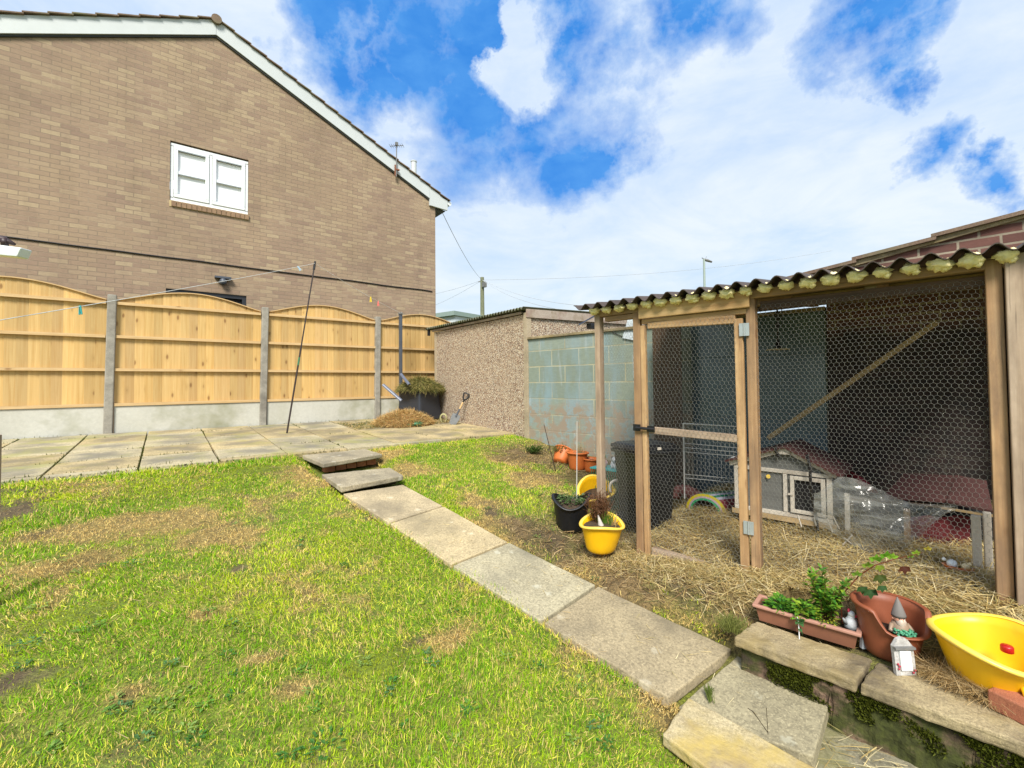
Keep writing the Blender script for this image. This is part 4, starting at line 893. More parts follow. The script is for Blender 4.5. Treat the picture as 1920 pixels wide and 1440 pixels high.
mb = MB(); mb.tube([RP(-.03, -.02, -.318), RP(.10, -.012, -.322)], .010, 8); mb.box(RP(-.03, -.008, -.318), (.05, .012, .045), (RD, RN, V((0, 0, 1)))); mb.box(RP(.07, .0, -.322), (.05, .012, .04), (RD, RN, V((0, 0, 1)))); mb.build('bolt_latch', M['black'], door)
mb = MB(); 
for z_ in (-1.035, -1.12): mb = MB(); mb.tube([RP(1.635, -.03, z_), RP(1.71, -.045, z_+.012)], .0045, 6); mb.build('nail', M['upvc'], run)
# boards and sheet behind, inside the run
mb = MB(); mb.bar(WP(1.85, -.03, .735), WP(3.66, -.03, .735), .06, .125, (0, 0, 1)); mb.build('wall_plate', M['darkwood'], run)
mb = MB(); mb.bar(WP(3.66, -.06, .80), WP(4.9, -.06, .80), .05, .07, (0, 0, 1)); mb.build('wall_plate', M['darkwood'], run)
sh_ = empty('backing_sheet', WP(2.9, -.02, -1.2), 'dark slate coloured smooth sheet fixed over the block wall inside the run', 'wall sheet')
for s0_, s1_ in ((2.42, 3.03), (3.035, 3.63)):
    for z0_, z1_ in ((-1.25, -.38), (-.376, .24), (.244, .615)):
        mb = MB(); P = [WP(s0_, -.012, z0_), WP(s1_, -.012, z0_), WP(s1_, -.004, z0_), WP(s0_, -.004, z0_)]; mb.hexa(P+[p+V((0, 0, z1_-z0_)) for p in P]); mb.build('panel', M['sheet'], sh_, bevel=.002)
def tq(px, py, t): p = onT(px, py, t); return ST(p)
a = tq(1222, 640, 1.78); b_ = tq(1276, 640, 1.78); mb = MB()
for k in range(3):
    w_ = (b_[0]-a[0])/3; mb.bar(RP(a[0]+w_*(k+.5), 1.8, -1.2), RP(a[0]+w_*(k+.5), 1.8, .68), w_-.004, .02, RN)
mb.build('plank_screen', M['darkwood'], None, bevel=.002, label='dark brown upright boards at the back left corner of the wire run', cat='board screen')
a = onT(1440, 822, 1.0); b_ = onT(1757, 604, 1.25); mb = MB(); mb.bar(a, b_, .034, .04, RN); mb.build('diagonal_brace', M['brace'], run, bevel=.003)
# pendant lamp
c0 = onT(1459, 655, .75); lt = V((c0.x, c0.y, .60)); lp = empty('pendant_lamp', c0, 'black corded pendant lamp with shallow cream shade hanging in the wire run', 'lamp')
mb = MB(); mb.tube([lt, c0+V((0, 0, .06))], .006, 6)
lo = [c0+V((0, 0, .24))+CR*(math.sin(a_)*.018)+V((0, 0, math.cos(a_)*.03)) for a_ in np.linspace(0, 2*math.pi, 14)]; mb.tube(lo, .0045, 5)
mb.tube([lt+CR*.03, c0+CR*.034+V((0, 0, .17))], .003, 5); mb.build('cord', M['cable'], lp)
mb = MB(); mb.tube([c0+V((0, 0, .19)), c0+V((0, 0, .15))], [.012, .014], 10); mb.build('cord_grip', M['black'], lp)
mb = MB(); mb.tube([c0+V((0, 0, .06)), c0+V((0, 0, .02)), c0+V((0, 0, .008))], [.010, .018, .03], 12); mb.build('lamp_holder', M['black'], lp, smooth=True)
mb = MB(); mb.lathe([(.0, .010), (.03, .008), (.074, 0), (.075, -.003), (.03, .004), (.0, .006)], c0, 32); mb.build('lamp_shade', plain('cream_shade', C(226, 214, 170), .5), lp, smooth=True)
# white wire rack
t_ = .95; a = onT(1281, 794, t_); b_ = onT(1384, 800, t_); rk_ = empty('wire_rack', V(((a.x+b_.x)/2, (a.y+b_.y)/2, -1.1)), 'white wire rack standing at the back behind the run door', 'rack')
mb = MB(); mb.tube([V((a.x, a.y, -1.0)), a, a+V((0, 0, .0)), b_, V((b_.x, b_.y, -1.0))], .006, 8); mb.build('frame', M['white'], rk_)
mb = MB()
for py in (832, 840, 848, 890, 897): q1 = onT(1281, py-1, t_); q2 = onT(1384, py+8, t_); mb.tube([q1, q2], .0028, 6)
for k in range(14): q1 = onT(1284+k*7.6, 796, t_+.003); q2 = onT(1284+k*7.6, 900, t_+.003); mb.tube([q1, q2], .0009, 4)
mb.build('wires', M['white'], rk_)
# wheelie bin just inside the gate
zb_ = -1.16; c0 = onZ(1211, 985, zb_); bn = empty('wheelie_bin', c0, 'black wheelie bin with grey label standing inside the run by the gate post', 'bin')
BX = V((.955, -.295, 0)); BY = V((.295, .955, 0)); h_ = .63
# footprint square to the view ray keeps wall proportions of a small wheeled bin
def bq(w0, d0, z): return [c0+BX*(sx*w0/2)+BY*(sy*d0/2)+V((0, 0, z)) for sx, sy in ((-1, -1), (1, -1), (1, 1), (-1, 1))]
mb = MB(); mb.hexa(bq(.30, .26, 0)+bq(.385, .33, h_)); mb.build('body', M['binblack'], bn, bevel=.02)
mb = MB(); mb.hexa(bq(.41, .36, h_-.045)+bq(.415, .365, h_-.015)); mb.build('rim', M['black'], bn, bevel=.008)
mb = MB(); mb.hexa([p for p in bq(.43, .38, h_-.006)]+[p for p in bq(.36, .30, h_+.038)]); mb.build('lid', M['binblack'], bn, bevel=.012)
mb = MB(); mb.tube([c0+BX*(-.17)+BY*.22+V((0, 0, h_+.0)), c0+BX*.17+BY*.22+V((0, 0, h_+.0))], .012, 8); mb.build('handle', M['black'], bn)
lb = onpl(1235, 841, c0-BY*.178, BY); mb = MB(); mb.box(lb-BY*.008, (.034, .004, .02), (BX, BY, V((0, 0, 1)))); mb.build('label_plate', M['whitewood'], bn)
for sx in (-1, 1): mb = MB(); mb.tube([c0+BX*(sx*.13)+BY*.14+V((0, 0, .04)), c0+BX*(sx*.16)+BY*.14+V((0, 0, .04))], .05, 16); mb.build('wheel', M['black'], bn)
# play tunnel
t_ = .85; c0 = onT(1322, 958, t_); zf = float(hay(c0.x, c0.y)); tn = empty('play_tunnel', V((c0.x, c0.y, zf)), 'striped green and yellow pet tunnel with dark opening half buried in straw', 'pet tunnel')
s0, _, _ = ST(onT(1322, 950, t_)); R0 = .125; zc = zf-.01
def arch_pts(s, t, r, n=18): return [RP(s-r*1.15*math.cos(math.pi*k/n), t, zc+r*math.sin(math.pi*k/n)) for k in range(n+1)]
bands = [(0, .03, .01, 'dkgreen', 1.0), (.03, .055, 0, 'pinkish', 1.08), (.055, .10, 0, 'yel', 1.18), (.10, .16, 0, 'dkgreen', 1.22), (.16, .42, 0, 'maroon', 1.22)]
cm_ = {'dkgreen': gcol(60, 168, 110), 'pinkish': gcol(206, 176, 190), 'yel': gcol(226, 206, 40), 'maroon': gcol(134, 84, 84)}
mb = MB()
for a_, b2, _, cn_, rr in bands:
    A = arch_pts(s0+a_*.5, t_+a_, R0*.78*rr); B = arch_pts(s0+b2*.5, t_+b2, R0*.78*max(rr, 1.0)*1.0+.0)
    if cn_ in ('dkgreen', 'pinkish', 'yel') and a_ < .1: A = arch_pts(s0, t_+a_*.15, R0*(.72+a_*4)); B = arch_pts(s0, t_+b2*.15, R0*(.72+b2*4))
    for k in range(18): mb.face([A[k], A[k+1], B[k+1], B[k]], [(0, 0)]*4, tuple(cm_[cn_]))
mb.build('rim_and_cover', M['paint'], tn, solid=.004)
mb = MB(); A = arch_pts(s0, t_+.012, R0*1.12); B = arch_pts(s0+.25, t_+.45, R0*1.15)
stripe = ['w', 'g', 'w', 'r', 'r', 'r']
for k in range(18):
    cc = [gcol(206, 206, 224), gcol(46, 140, 100), gcol(206, 206, 224), gcol(150, 66, 76)][min(3, max(0, k-10))] if k > 9 else (gcol(110, 160, 120) if k > 6 else gcol(136, 92, 92))
    mb.face([A[k], A[k+1], B[k+1], B[k]], [(0, 0)]*4, tuple(cc))
mb.build('fabric_sleeve', M['paint'], tn, solid=.004)
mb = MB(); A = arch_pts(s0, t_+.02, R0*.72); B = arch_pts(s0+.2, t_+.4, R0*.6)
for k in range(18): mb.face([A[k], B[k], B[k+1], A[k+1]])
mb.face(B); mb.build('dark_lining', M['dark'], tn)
mb = MB(); q1 = onT(1270, 905, 1.15); 
for k in range(5): mb.blob(onT(1266+k*10, 925-6*math.sin(k), 1.15), .06, 10, .4, k+60, sc=(1, 1, .8))
mb.build('crumpled_blanket', plain('dusty_pink_cloth', C(140, 92, 86), .9, .2, .6, 20), label='crumpled dusty pink blanket behind the black wheelie bin', cat='blanket', smooth=True)
# ------------------------------------------------------------------ rabbit hutch
TH = .72
def hp(px, py, t=TH): s, t2, z = ST(onT(px, py, t)); return s, z
sL, _ = hp(1378, 900); sR_, zE = hp(1560, 890); sA, zA = hp(1474, 842); _, zBt = hp(1480, 968); _, zM = hp(1474, 884)
zEl = hp(1385, 866)[1]; zb0 = zBt
hu = empty('rabbit_hutch', RP((sL+sR_)/2, TH, zb0-.1), 'grey and white wooden rabbit hutch with red felt roof and cream trim', 'hutch')
dep = .42; zE2 = (zEl+zE)/2; sC = sA
mb = MB(); mb.prism([RP(sL, TH, zb0), RP(sR_, TH, zb0), RP(sR_, TH, zE+.01), RP(sC, TH, zA-.03), RP(sL, TH, zEl-.01)], RN*dep); mb.build('body', M['hutchgrey'], hu)
def trim(a, b_, w, h, name='trim', t=TH-.008, mat='whitewood'):
    mb = MB(); mb.bar(RP(a[0], t, a[1]), RP(b_[0], t, b_[1]), h, w, (0, 0, 1) if abs(a[1]-b_[1]) < abs(a[0]-b_[0]) else RN); return mb.build(name, M[mat], hu, bevel=.003)
def trimv(s, z0, z1, w, name='trim', t=TH-.008, mat='whitewood', par=None):
    mb = MB(); mb.bar(RP(s, t, z0), RP(s, t, z1), w, .016, RN); return mb.build(name, M[mat], par or hu, bevel=.002)
def trimh(s0, s1, z, w, name='trim', t=TH-.008, mat='whitewood', par=None, z2=None):
    mb = MB(); mb.bar(RP(s0, t, z), RP(s1, t, z if z2 is None else z2), .016, w, (0, 0, 1)); return mb.build(name, M[mat], par or hu, bevel=.002)
trimh(sL-.03, sC-.004, zEl-.012, .034, 'barge_board', TH-.02, z2=zA-.002); trimh(sC+.004, sR_+.03, zA-.002, .034, 'barge_board', TH-.02, z2=zE-.005)
mb = MB(); mb.bar(RP(sC-.045, TH-.034, zA-.014), RP(sC+.03, TH-.034, zA-.012), .012, .042, (0, 0, 1)); mb.build('ridge_plate', M['whitewood'], hu, bevel=.003)
trimh(sL, sR_, zM, .026); trimh(sL, sR_, zb0+.013, .028)
sd_ = hp(1473, 920)[0]; trimv(sd_, zb0+.03, zM-.015, .024); trimv(sR_-.014, zb0+.03, zM-.015, .03); trimv(sL+.012, zb0+.03, zM-.015, .024)
for sg, (s1, z1) in ((-1, (sL-.05, zEl-.015)), (1, (sR_+.06, zE-.02))):
    mb = MB(); P = [RP(sC, TH-.06, zA+.012), RP(s1, TH-.06, z1+.012), RP(s1, TH+dep+.04, z1+.012), RP(sC, TH+dep+.04, zA+.012)]
    if sg < 0: P = [P[1], P[0], P[3], P[2]]
    mb.hexa(P+[p+V((0, 0, .014)) for p in P]); mb.build('roof', M['redroof'], hu)
# door with dark pane
dL, dR = hp(1483, 920)[0], sR_-.036; dz0, dz1 = zb0+.035, zM-.022
mb = MB(); mb.box(RP((dL+dR)/2, TH-.006, (dz0+dz1)/2), (dR-dL-.03, .006, dz1-dz0-.03), (RD, RN, V((0, 0, 1)))); dd_ = mb.build('door', M['dark'], hu)
trimv(dL+.012, dz0, dz1, .024, 'door_frame', TH-.018, par=dd_); trimv(dR-.012, dz0, dz1, .024, 'door_frame', TH-.018, par=dd_)
trimh(dL+.024, dR-.024, dz0+.012, .024, 'door_frame', TH-.018, par=dd_); trimh(dL+.024, dR-.024, dz1-.012, .024, 'door_frame', TH-.018, par=dd_)
mb = MB(); mb.box(RP(dL+.004, TH-.03, (dz0+dz1)/2), (.03, .01, .012), (RD, RN, V((0, 0, 1)))); mb.build('turn_catch', M['whitewood'], dd_)
mb = MB(); q = onT(1441, 893, TH-.012); mb.tube([q-RN*.002, q-RN*.01], .014, 10); mb.build('badge', M['yelrim'], hu)
trimh(sL-.02, sR_+.02, zb0-.02, .035, 'plinth', TH-.01, 'brace'); 
for s_ in (sL+.03, sL+.14, sR_-.05): trimv(s_, zb0-.13, zb0-.035, .035, 'leg', TH+.02, 'darkwood')
for s_ in (sL+.03, sR_-.05): trimv(s_, zb0-.13, zb0-.035, .035, 'leg', TH+dep-.05, 'darkwood')
for px1, py1, px2, py2, r in ((1452, 838, 1460, 856, .012), (1513, 852, 1534, 1008, .013)):
    mb = MB(); n_ = 10; mb.tube([onT(px1+(px2-px1)*k/n_+2*math.sin(k), py1+(py2-py1)*k/n_, TH-.06-.02*math.sin(k*.6)) for k in range(n_+1)], r, 7, sx=.5); mb.build('strap', M['cable'], hu, smooth=True)
# polythene draped over the wire extension
mb = MB(); NS, NT = 40, 16; g_ = []
for i in range(NS+1):
    u = i/NS; px = 1526+u*266
    top = 925-32*sst(0, .2, u)+48*sst(.2, .75, u)+5*u; bot = 985+52*sst(0, .4, u)-78*sst(.55, 1, u); row = []
    for j in range(NT+1):
        v = j/NT; py = top+(bot-top)*v; t = .47-.10*math.sin(math.pi*min(1, v*.8))*math.sin(math.pi*min(1, u*1.1))+.09*u+.03*mnoise.noise((u*9, v*4+u*3, 1))+.018*mnoise.noise((u*22, v*14, 4))
        row.append(onT(px, py, t))
    g_.append(row)
for i in range(NS):
    for j in range(NT): mb.face([g_[i][j], g_[i+1][j], g_[i+1][j+1], g_[i][j+1]], [(0, 0)]*4)
mb.build('plastic_cover', M['poly'], label='crumpled clear plastic sheet draped over the low cage beside the hutch', cat='plastic sheet', smooth=True)
mb = MB(); e1 = empty('low_cage', RP(1.1, .75, -1.15), 'low timber framed cage extension under the plastic sheet', 'cage')
def cg(px1, py1, px2, py2, t1, t2, w=.028, mat='brace', nm='rail'): m = MB(); m.bar(onT(px1, py1, t1), onT(px2, py2, t2), w, w, RN if abs(px1-px2) < abs(py1-py2) else (0, 0, 1)); return m.build(nm, M[mat], e1, bevel=.002)
mb = MB(); a, b_ = onT(1600, 930, .84), onT(1790, 948, .92); mb.prism([a, b_, V((b_.x, b_.y, -1.15)), V((a.x, a.y, -1.15))], RN*.2); mb.build('dark_side', plain('dark_felt', C(58, 52, 46), .9), e1)
cg(1588, 925, 1590, 1008, .74, .72, .026, 'whitewood', 'post'); cg(1592, 934, 1790, 952, .76, .86, .018, 'darkwood'); cg(1602, 1002, 1760, 1022, .74, .8, .02, 'darkwood'); cg(1700, 955, 1702, 1030, .78, .78, .03, 'runwood', 'post')
netting('wire_mesh', e1, onT(1600, 1015, .78), RD, V((0, 0, 1)), .5, .18, cw=.026, r=.0005, seed=12)
# low red roofed box at the right
zr0 = .95; bx = empty('nest_box', onT(1760, 1010, .95), 'low nest box with dark red felt roof at the right side of the run', 'nest box')
q = [onT(1655, 935, .82), onT(1800, 945, .82), onT(1790, 895, 1.2), onT(1695, 890, 1.2)]; q2 = [onT(1775, 943, .80), onT(1862, 962, .7), onT(1850, 905, 1.15), onT(1792, 894, 1.2)]
mb = MB(); mb.prism(q, (0, 0, .012)); mb.build('roof', M['redroof'], bx)
mb = MB(); mb.prism(q2, (0, 0, .012)); mb.build('roof', M['redroof'], bx)
mb = MB(); a, b_ = onT(1668, 945, .9), onT(1868, 972, .86); mb.prism([a, b_, V((b_.x, b_.y, -1.1)), V((a.x, a.y, -1.1))], RN*.35); mb.build('body', M['dark'], bx)
mb = MB(); mb.bar(onT(1765, 952, .8), onT(1866, 968, .72), .012, .012, (0, 0, 1)); mb.build('front_rail', M['brace'], bx)
a, b_ = onT(1700, 975, .84), onT(1815, 975, .84); mb = MB()
for i in range(8):
    for j in range(5):
        f0 = lambda i_, j_: onT(1695+i_*15.5, 968+j_*13+2*math.sin(i_*1.7), .84+.015*math.sin(i_*2.1+j_))
        mb.face([f0(i, j), f0(i+1, j), f0(i+1, j+1), f0(i, j+1)], [(0, 0)]*4)
mb.build('red_blanket', M['redcloth'], label='dark red cloth hanging inside the low nest box', cat='cloth', smooth=True)
mb = MB(); f1 = lambda u, v: onT(1570+u*75, 862+u*58+v*16+3*math.sin(u*7), 1.0+.03*math.sin(u*9))
for i in range(10): mb.face([f1(i/10, 0), f1((i+1)/10, 0), f1((i+1)/10, 1), f1(i/10, 1)], [(0, 0)]*4)
mb.build('red_cloth_strip', plain('bright_red_cloth', C(120, 28, 40), .8), label='bright red cloth strip trailing behind the hutch roof', cat='cloth', solid=.004)
# white posts standing in the right corner
for px, pt_, pb, t, w, wd in ((1829, 966, 1088, .33, .034, 'w'), (1850, 960, 1092, .38, .03, 'g')):
    a, b_ = onT(px, pt_, t), onT(px+6, pb, t); mb = MB(); mb.bar(b_-V((0, 0, .06)), a, w, .03, RN); mb.face
    mb.build('white_post', M['whitewood'], bevel=.004, label='short white painted post, the front one of the two by the corner' if wd == 'w' else 'short greyish white post, the rear one of the two by the corner', cat='post', group='short posts in the run corner')
# duck ornament
c0 = onT(1797, 1066, .30); dk_ = empty('duck_ornament', c0, 'broken white duck ornament in an orange dish on the straw', 'ornament')
mb = MB(); mb.lathe([(.005, -.012), (.042, -.004), (.055, .012), (.05, .014), (.03, .004)], c0, 20, sx=1.15, sy=.7, ax=(RD, RN, V((0, 0, 1)))); mb.build('dish', M['orange'], dk_, smooth=True)
mb = MB(); mb.col = (.8, .85, .88); mb.blob(c0+RD*(-.022)+V((0, 0, .018)), .026, 12, .1, 1, sc=(1.1, .8, .8)); mb.blob(c0+RD*(-.052)+V((0, 0, .034)), .009, 8, .1, 2); mb.build('duck', M['paint'], dk_, smooth=True)
mb = MB(); mb.col = (.85, .72, .45); mb.blob(c0+RD*.026+V((0, 0, .016)), .02, 12, .2, 3, sc=(1.2, .8, .8)); mb.blob(c0+RD*.04+V((0, 0, .03)), .009, 8, .2, 4); mb.build('duckling', M['paint'], dk_, smooth=True)
# clips and ties hanging at the hutch foot
for k, (pp, t) in enumerate([(((1496, 966), (1503, 988)), .5), (((1526, 970), (1530, 985)), .5), (((1543, 967), (1562, 969), (1574, 992)), .5), (((1551, 972), (1561, 998)), .49), (((1580, 1022), (1598, 1003)), .46), (((1582, 1008), (1597, 1020)), .455)]):
    mb = MB(); mb.tube([onT(a[0], a[1], t) for a in pp], .0042, 6); mb.build('plastic_clip', M['whitewood'], label=['white plastic clip left of the black strap', 'white clip on the foot of the black strap', 'bent white clip right of the black strap', 'white clip dangling under the bent clip', 'upper white clip of the crossed pair on the straw', 'lower white clip of the crossed pair on the straw'][k], cat='clip', group='white clips at the hutch foot')
c0 = onT(1376, 860, .8); mb = MB(); mb.blob(c0, .02, 10, .4, 5, sc=(1.3, 1, .8)); mb.build('plastic_tie', M['upvc'], label='knotted white tie hanging by the left hutch corner', cat='tie', smooth=True)
# ------------------------------------------------------------------ tubs, pots, planters
def mate(px, py, z=None):
    return onG(px, py) if z is None else onZ(px, py, z)
def tub(name, base, rt, rb, h, mat, rim, label, cat, sx=1, sy=1, tilt=None, rimf=None, wob=.03, handle=None, seed=0, group=None, soil=None, th=.006, rimw=.010):
    base = V(base); ax = axes(tilt or (0, 0, 1)); e = empty(name, base, label, cat, group)
    pr = [(rb*.92, 0), (rb, .012)]+[(rb+(rt-rb)*k/6, h*k/6) for k in range(1, 7)]+[(rt+rimw, h), (rt+rimw, h+.006), (rt-th, h+.006)]+[(rb+(rt-rb)*k/6-th, h*k/6+.002) for k in (5, 4, 3, 2, 1)]+[(rb*.9, .012), (.002, .012)]
    mb = MB(); mb.lathe(pr, base, 40, ax, sx, sy, wob, seed=seed, rimf=rimf); mb.build('body', M[mat], e, smooth=True)
    mb = MB(); mb.lathe([(rt+.002, h-.006), (rt+rimw+.004, h-.004), (rt+rimw+.005, h+.006), (rt+rimw*.3, h+.011), (rt-th-.002, h+.006)], base, 40, ax, sx, sy, wob, seed=seed, rimf=rimf, capb=False); mb.build('rim', M[rim], e, smooth=True)
    if soil is not None:
        rr = (rb+(rt-rb)*soil-th)*.98; mb = MB(); mb.lathe([(rr, h*soil), (rr*.6, h*soil+.014), (rr*.2, h*soil+.022), (.001, h*soil+.02)], base, 24, ax, sx, sy, wob, seed=seed, capb=False); mb.build('compost', M['soil'], e, smooth=True)
    return e, ax
fl = lambda amp, ph, n=2: (lambda a, r, z: amp*math.cos(n*(a-ph))*(z/.3 if z > 0 else 0))
yt = V((2.41, 2.15, -1.155)); yt, _ax = tub('yellow_tub', yt, .138, .098, .185, 'yellow', 'yelrim', 'small yellow flexible tub of weeds in front of the corner post', 'tub', 1.1, .95, (-.04, -.1, 1), fl(.03, .8), soil=.84, seed=2, group='flexible garden tubs')
bt = onG(1072, 990); tub('black_tub', bt, .142, .115, .235, 'black', 'black', 'black flexible tub of weeds left of the small yellow tub', 'tub', 1.1, .95, (-.06, -.06, 1), fl(.045, 2.4), soil=.86, seed=5, group='flexible garden tubs')
y2 = onG(1118, 945); tub('yellow_tub', y2, .155, .11, .17, 'yellow', 'yelrim', 'yellow tub leaning open behind the black tub', 'tub', 1.1, 1, (-.35, -.35, 1), fl(.05, 1.2), soil=.45, seed=8, group='flexible garden tubs')
by_ = onZ(1885, 1312, -1.155)+V((.09, .05, 0)); byt, _ax = tub('yellow_tub', by_, .165, .105, .17, 'yellow', 'yelrim', 'large yellow flexible tub at the right end of the retaining wall', 'tub', 1.15, 1.0, (-.05, -.06, 1), fl(.035, 2.6), soil=None, seed=11, group='flexible garden tubs')
for k in range(0):
    pass
mb = MB(); q = onZ(1857, 1268, -1.15); 
rc = by_+V((-.02, .0, .085)); mb.lathe([(.018, 0), (.019, .002), (.019, .02), (.016, .024), (.0, .025)], onpl(1888, 1212, by_, CF)+V((0, 0, -.02)), 20); mb.build('bottle_top', M['red'], label='red screw cap lying inside the large yellow tub', cat='cap', smooth=True)
mb = MB(); a = onZ(1855, 1262, -1.13); mb.tube([by_+V((-.10, -.10, .10)), by_+V((-.125, -.125, .05)), by_+V((-.11, -.11, .01))], [.012, .016, .01], 10, sx=2); mb.build('tub_foot', M['yellow'], byt, smooth=True)
# orange pots by the block wall
o1 = onG(1050, 868); tub('plant_pot', o1, .125, .085, .16, 'orange', 'orange', 'orange plant pot tipped over, leftmost of the pots by the block wall', 'plant pot', tilt=(.75, .2, .8), soil=.7, group='orange pots by the block wall', rimw=.008)
o2 = onG(1082, 880); tub('plant_pot', o2, .118, .085, .19, 'orange', 'orange', 'upright orange plant pot next to the tipped one by the block wall', 'plant pot', tilt=(.02, -.02, 1), soil=.85, group='orange pots by the block wall', rimw=.010)
o3 = onG(1108, 884); tub('plant_pot', o3, .095, .07, .14, 'orange', 'orange', 'small orange plant pot half hidden by dead stems and the corner post', 'plant pot', tilt=(.02, -.02, 1), soil=.85, group='orange pots by the block wall', rimw=.008)
mb = MB()
# teal crate with figures
cr = onT(1143, 905, .85); cr = V((cr.x, cr.y, float(gz(cr.x, cr.y)))); ce = empty('wire_basket', cr, 'dark teal slatted basket behind the corner post of the run', 'basket'); ztp = onpl(1143, 878, cr, CF).z
hb = max(.05, ztp-cr.z); mb = MB()
mb.box(cr+V((0, 0, hb)), (.30, .2, .012), (RD, RN, V((0, 0, 1)))); mb.build('top_rim', M['teal'], ce)
for tt in (-.09, .09):
    mb = MB()
    for k in range(14): mb.tube([cr+RD*(-.14+k*.0215)+RN*tt, cr+RD*(-.14+k*.0215)+RN*tt+V((0, 0, hb))], .003, 5)
    mb.build('slatted_side', M['green'], ce)
def gnome(base, h, hat, coat, beard, label, lean=(0, 0, 1), face=(-1, -.6, 0), hatc=None, parts=True, cat='gnome'):
    e = empty('garden_gnome', base, label, cat); X, Y, Z = axes(lean); f = V(face).normalized(); r = h*.2
    mb = MB(); mb.col = coat; mb.lathe([(r*.8, 0), (r, h*.08), (r*1.02, h*.22), (r*.8, h*.38), (r*.45, h*.45), (.001, h*.46)], base, 20, (X, Y, Z), wob=.12)
    for sg in (-1, 1):
        sd = f.cross(Z).normalized()*sg; mb.tube([base+Z*h*.36+sd*r*.75, base+Z*h*.24+sd*r*1.15+f*r*.3, base+Z*h*.2+sd*r*.4+f*r*1.05], [r*.26, r*.24, r*.18], 8)
    mb.build('body', M['paint'], e, smooth=True)
    mb = MB(); mb.col = tuple(gcol(228, 168, 140)); hc = base+Z*h*.5; mb.blob(hc, r*.62, 14, .05); mb.blob(hc+f*r*.62, r*.17, 8, 0)
    for sg in (-1, 1): mb.blob(hc+f.cross(Z).normalized()*(sg*r*.6), r*.16, 6, 0)
    mb.build('head', M['paint'], e, smooth=True)
    mb = MB(); mb.col = (.02, .02, .02)
    for sg in (-1, 1): mb.blob(hc+f*r*.56+f.cross(Z).normalized()*(sg*r*.22)+Z*r*.14, r*.07, 6, 0)
    mb.build('eyes', M['paint'], e, smooth=True)
    mb = MB(); mb.col = beard; mb.blob(hc+f*r*.38-Z*r*.42, r*.5, 12, .5, 3, sc=(1, 1, 1.25)); mb.build('beard', M['paint'], e, smooth=True)
    mb = MB(); mb.col = hat; mb.lathe([(r*.72, 0), (r*.7, h*.05), (r*.48, h*.2), (r*.25, h*.34), (.001, h*.45)], base+Z*h*.55, 18, (X, Y, Z), wob=.1); mb.build('hat', M['paint'], e, smooth=True)
    return e
gt = cr+RD*(-.06)+V((0, 0, hb+.006)); gnome(gt, .16, gcol(90, 176, 96), gcol(226, 190, 190), gcol(236, 226, 220), 'small gnome with a green pointed hat standing on the teal basket')
mb = MB(); pq = cr+RD*.05+V((0, 0, hb+.006)); dg = empty('dog_figurine', pq, 'black and white dog figurine sitting beside the green hatted gnome', 'figurine')
mb = MB(); mb.col = tuple(gcol(206, 210, 214)); mb.blob(pq+V((0, 0, .035)), .036, 14, .15, 2, sc=(1, .8, 1.1)); mb.blob(pq+V((-.02, -.02, .085)), .024, 12, .1, 4); mb.blob(pq+V((-.04, -.035, .078)), .012, 8, 0)
for sg in (-1, 1): mb.tube([pq+V((-.03, -.01, .04))+RD*sg*.014, pq+V((-.035, -.02, .0))+RD*sg*.016], [.009, .008], 7)
mb.tube([pq+V((.03, .02, .02)), pq+V((.05, .03, .04))], [.007, .004], 6); mb.build('body', M['paint'], dg, smooth=True)
mb = MB(); mb.col = (.03, .03, .03)
for sg in (-1, 1): mb.blob(pq+V((-.012, -.012, .095))+RD*sg*.02, .011, 8, .2, 3, sc=(.7, .7, 1.3))
mb.blob(pq+V((.015, 0, .055)), .024, 10, .2, 6); mb.build('ears_and_patch', M['paint'], dg, smooth=True)
mb = MB(); c0 = onT(1155, 915, .6); pts = [c0+CR*(-.055*math.cos(a_))*1.0+V((0, 0, .065*math.sin(a_))) for a_ in np.linspace(-.6, math.pi+.6, 20)]; mb.tube(pts, .011, 10); mb.build('plastic_hoop', M['whitewood'], label='cream plastic hoop propped beside the wheelie bin', cat='hoop', smooth=True)
# trough planter on the wall
ZC = -1.163; a, b_ = onZ(1420, 1142, ZC+.0), onZ(1604, 1214, ZC+.0)
ta = onZ(1414, 1134, ZC+.075); tb = onZ(1611, 1190, ZC+.075); dX = (tb-ta); Lt = dX.length; dX.normalize(); dY = V((-dX.y, dX.x, 0)); 
if dY.dot(RN) < 0: dY = -dY
wt = .125; tr = empty('trough_planter', V(((ta.x+tb.x)/2, (ta.y+tb.y)/2, ZC))+dY*wt/2, 'faded pinkish brown plastic trough planter full of weeds and ivy', 'planter')
def tq4(i, z): return [ta+dX*i+dY*i+V((0, 0, z-.075)), ta+dX*(Lt-i)+dY*i+V((0, 0, z-.075)), ta+dX*(Lt-i)+dY*(wt-i)+V((0, 0, z-.075)), ta+dX*i+dY*(wt-i)+V((0, 0, z-.075))]
mb = MB(); o0, o1_, i1, i0 = tq4(.018, .0), tq4(.004, .075), tq4(.010, .075), tq4(.02, .02)
for k in range(4):
    j = (k+1) % 4; mb.face([o0[k], o0[j], o1_[j], o1_[k]]); mb.face([i1[k], i1[j], i0[j], i0[k]])
mb.face(list(reversed(o0))); mb.face(i0); mb.build('body', M['trough'], tr)
mb = MB(); r0, r1, r2, r3 = tq4(-.008, .066), tq4(-.008, .08), tq4(.012, .08), tq4(.012, .066)
for k in range(4):
    j = (k+1) % 4; mb.face([r0[k], r0[j], r1[j], r1[k]]); mb.face([r1[k], r1[j], r2[j], r2[k]]); mb.face([r2[k], r2[j], r3[j], r3[k]]); mb.face([r0[j], r0[k], r3[k], r3[j]])
mb.build('rim', plain('faded_rim', C(196, 146, 126), .6), tr, bevel=.004)
mb = MB(); s3 = tq4(.012, .058); mb.face(s3); mb.build('compost', M['soil'], tr)
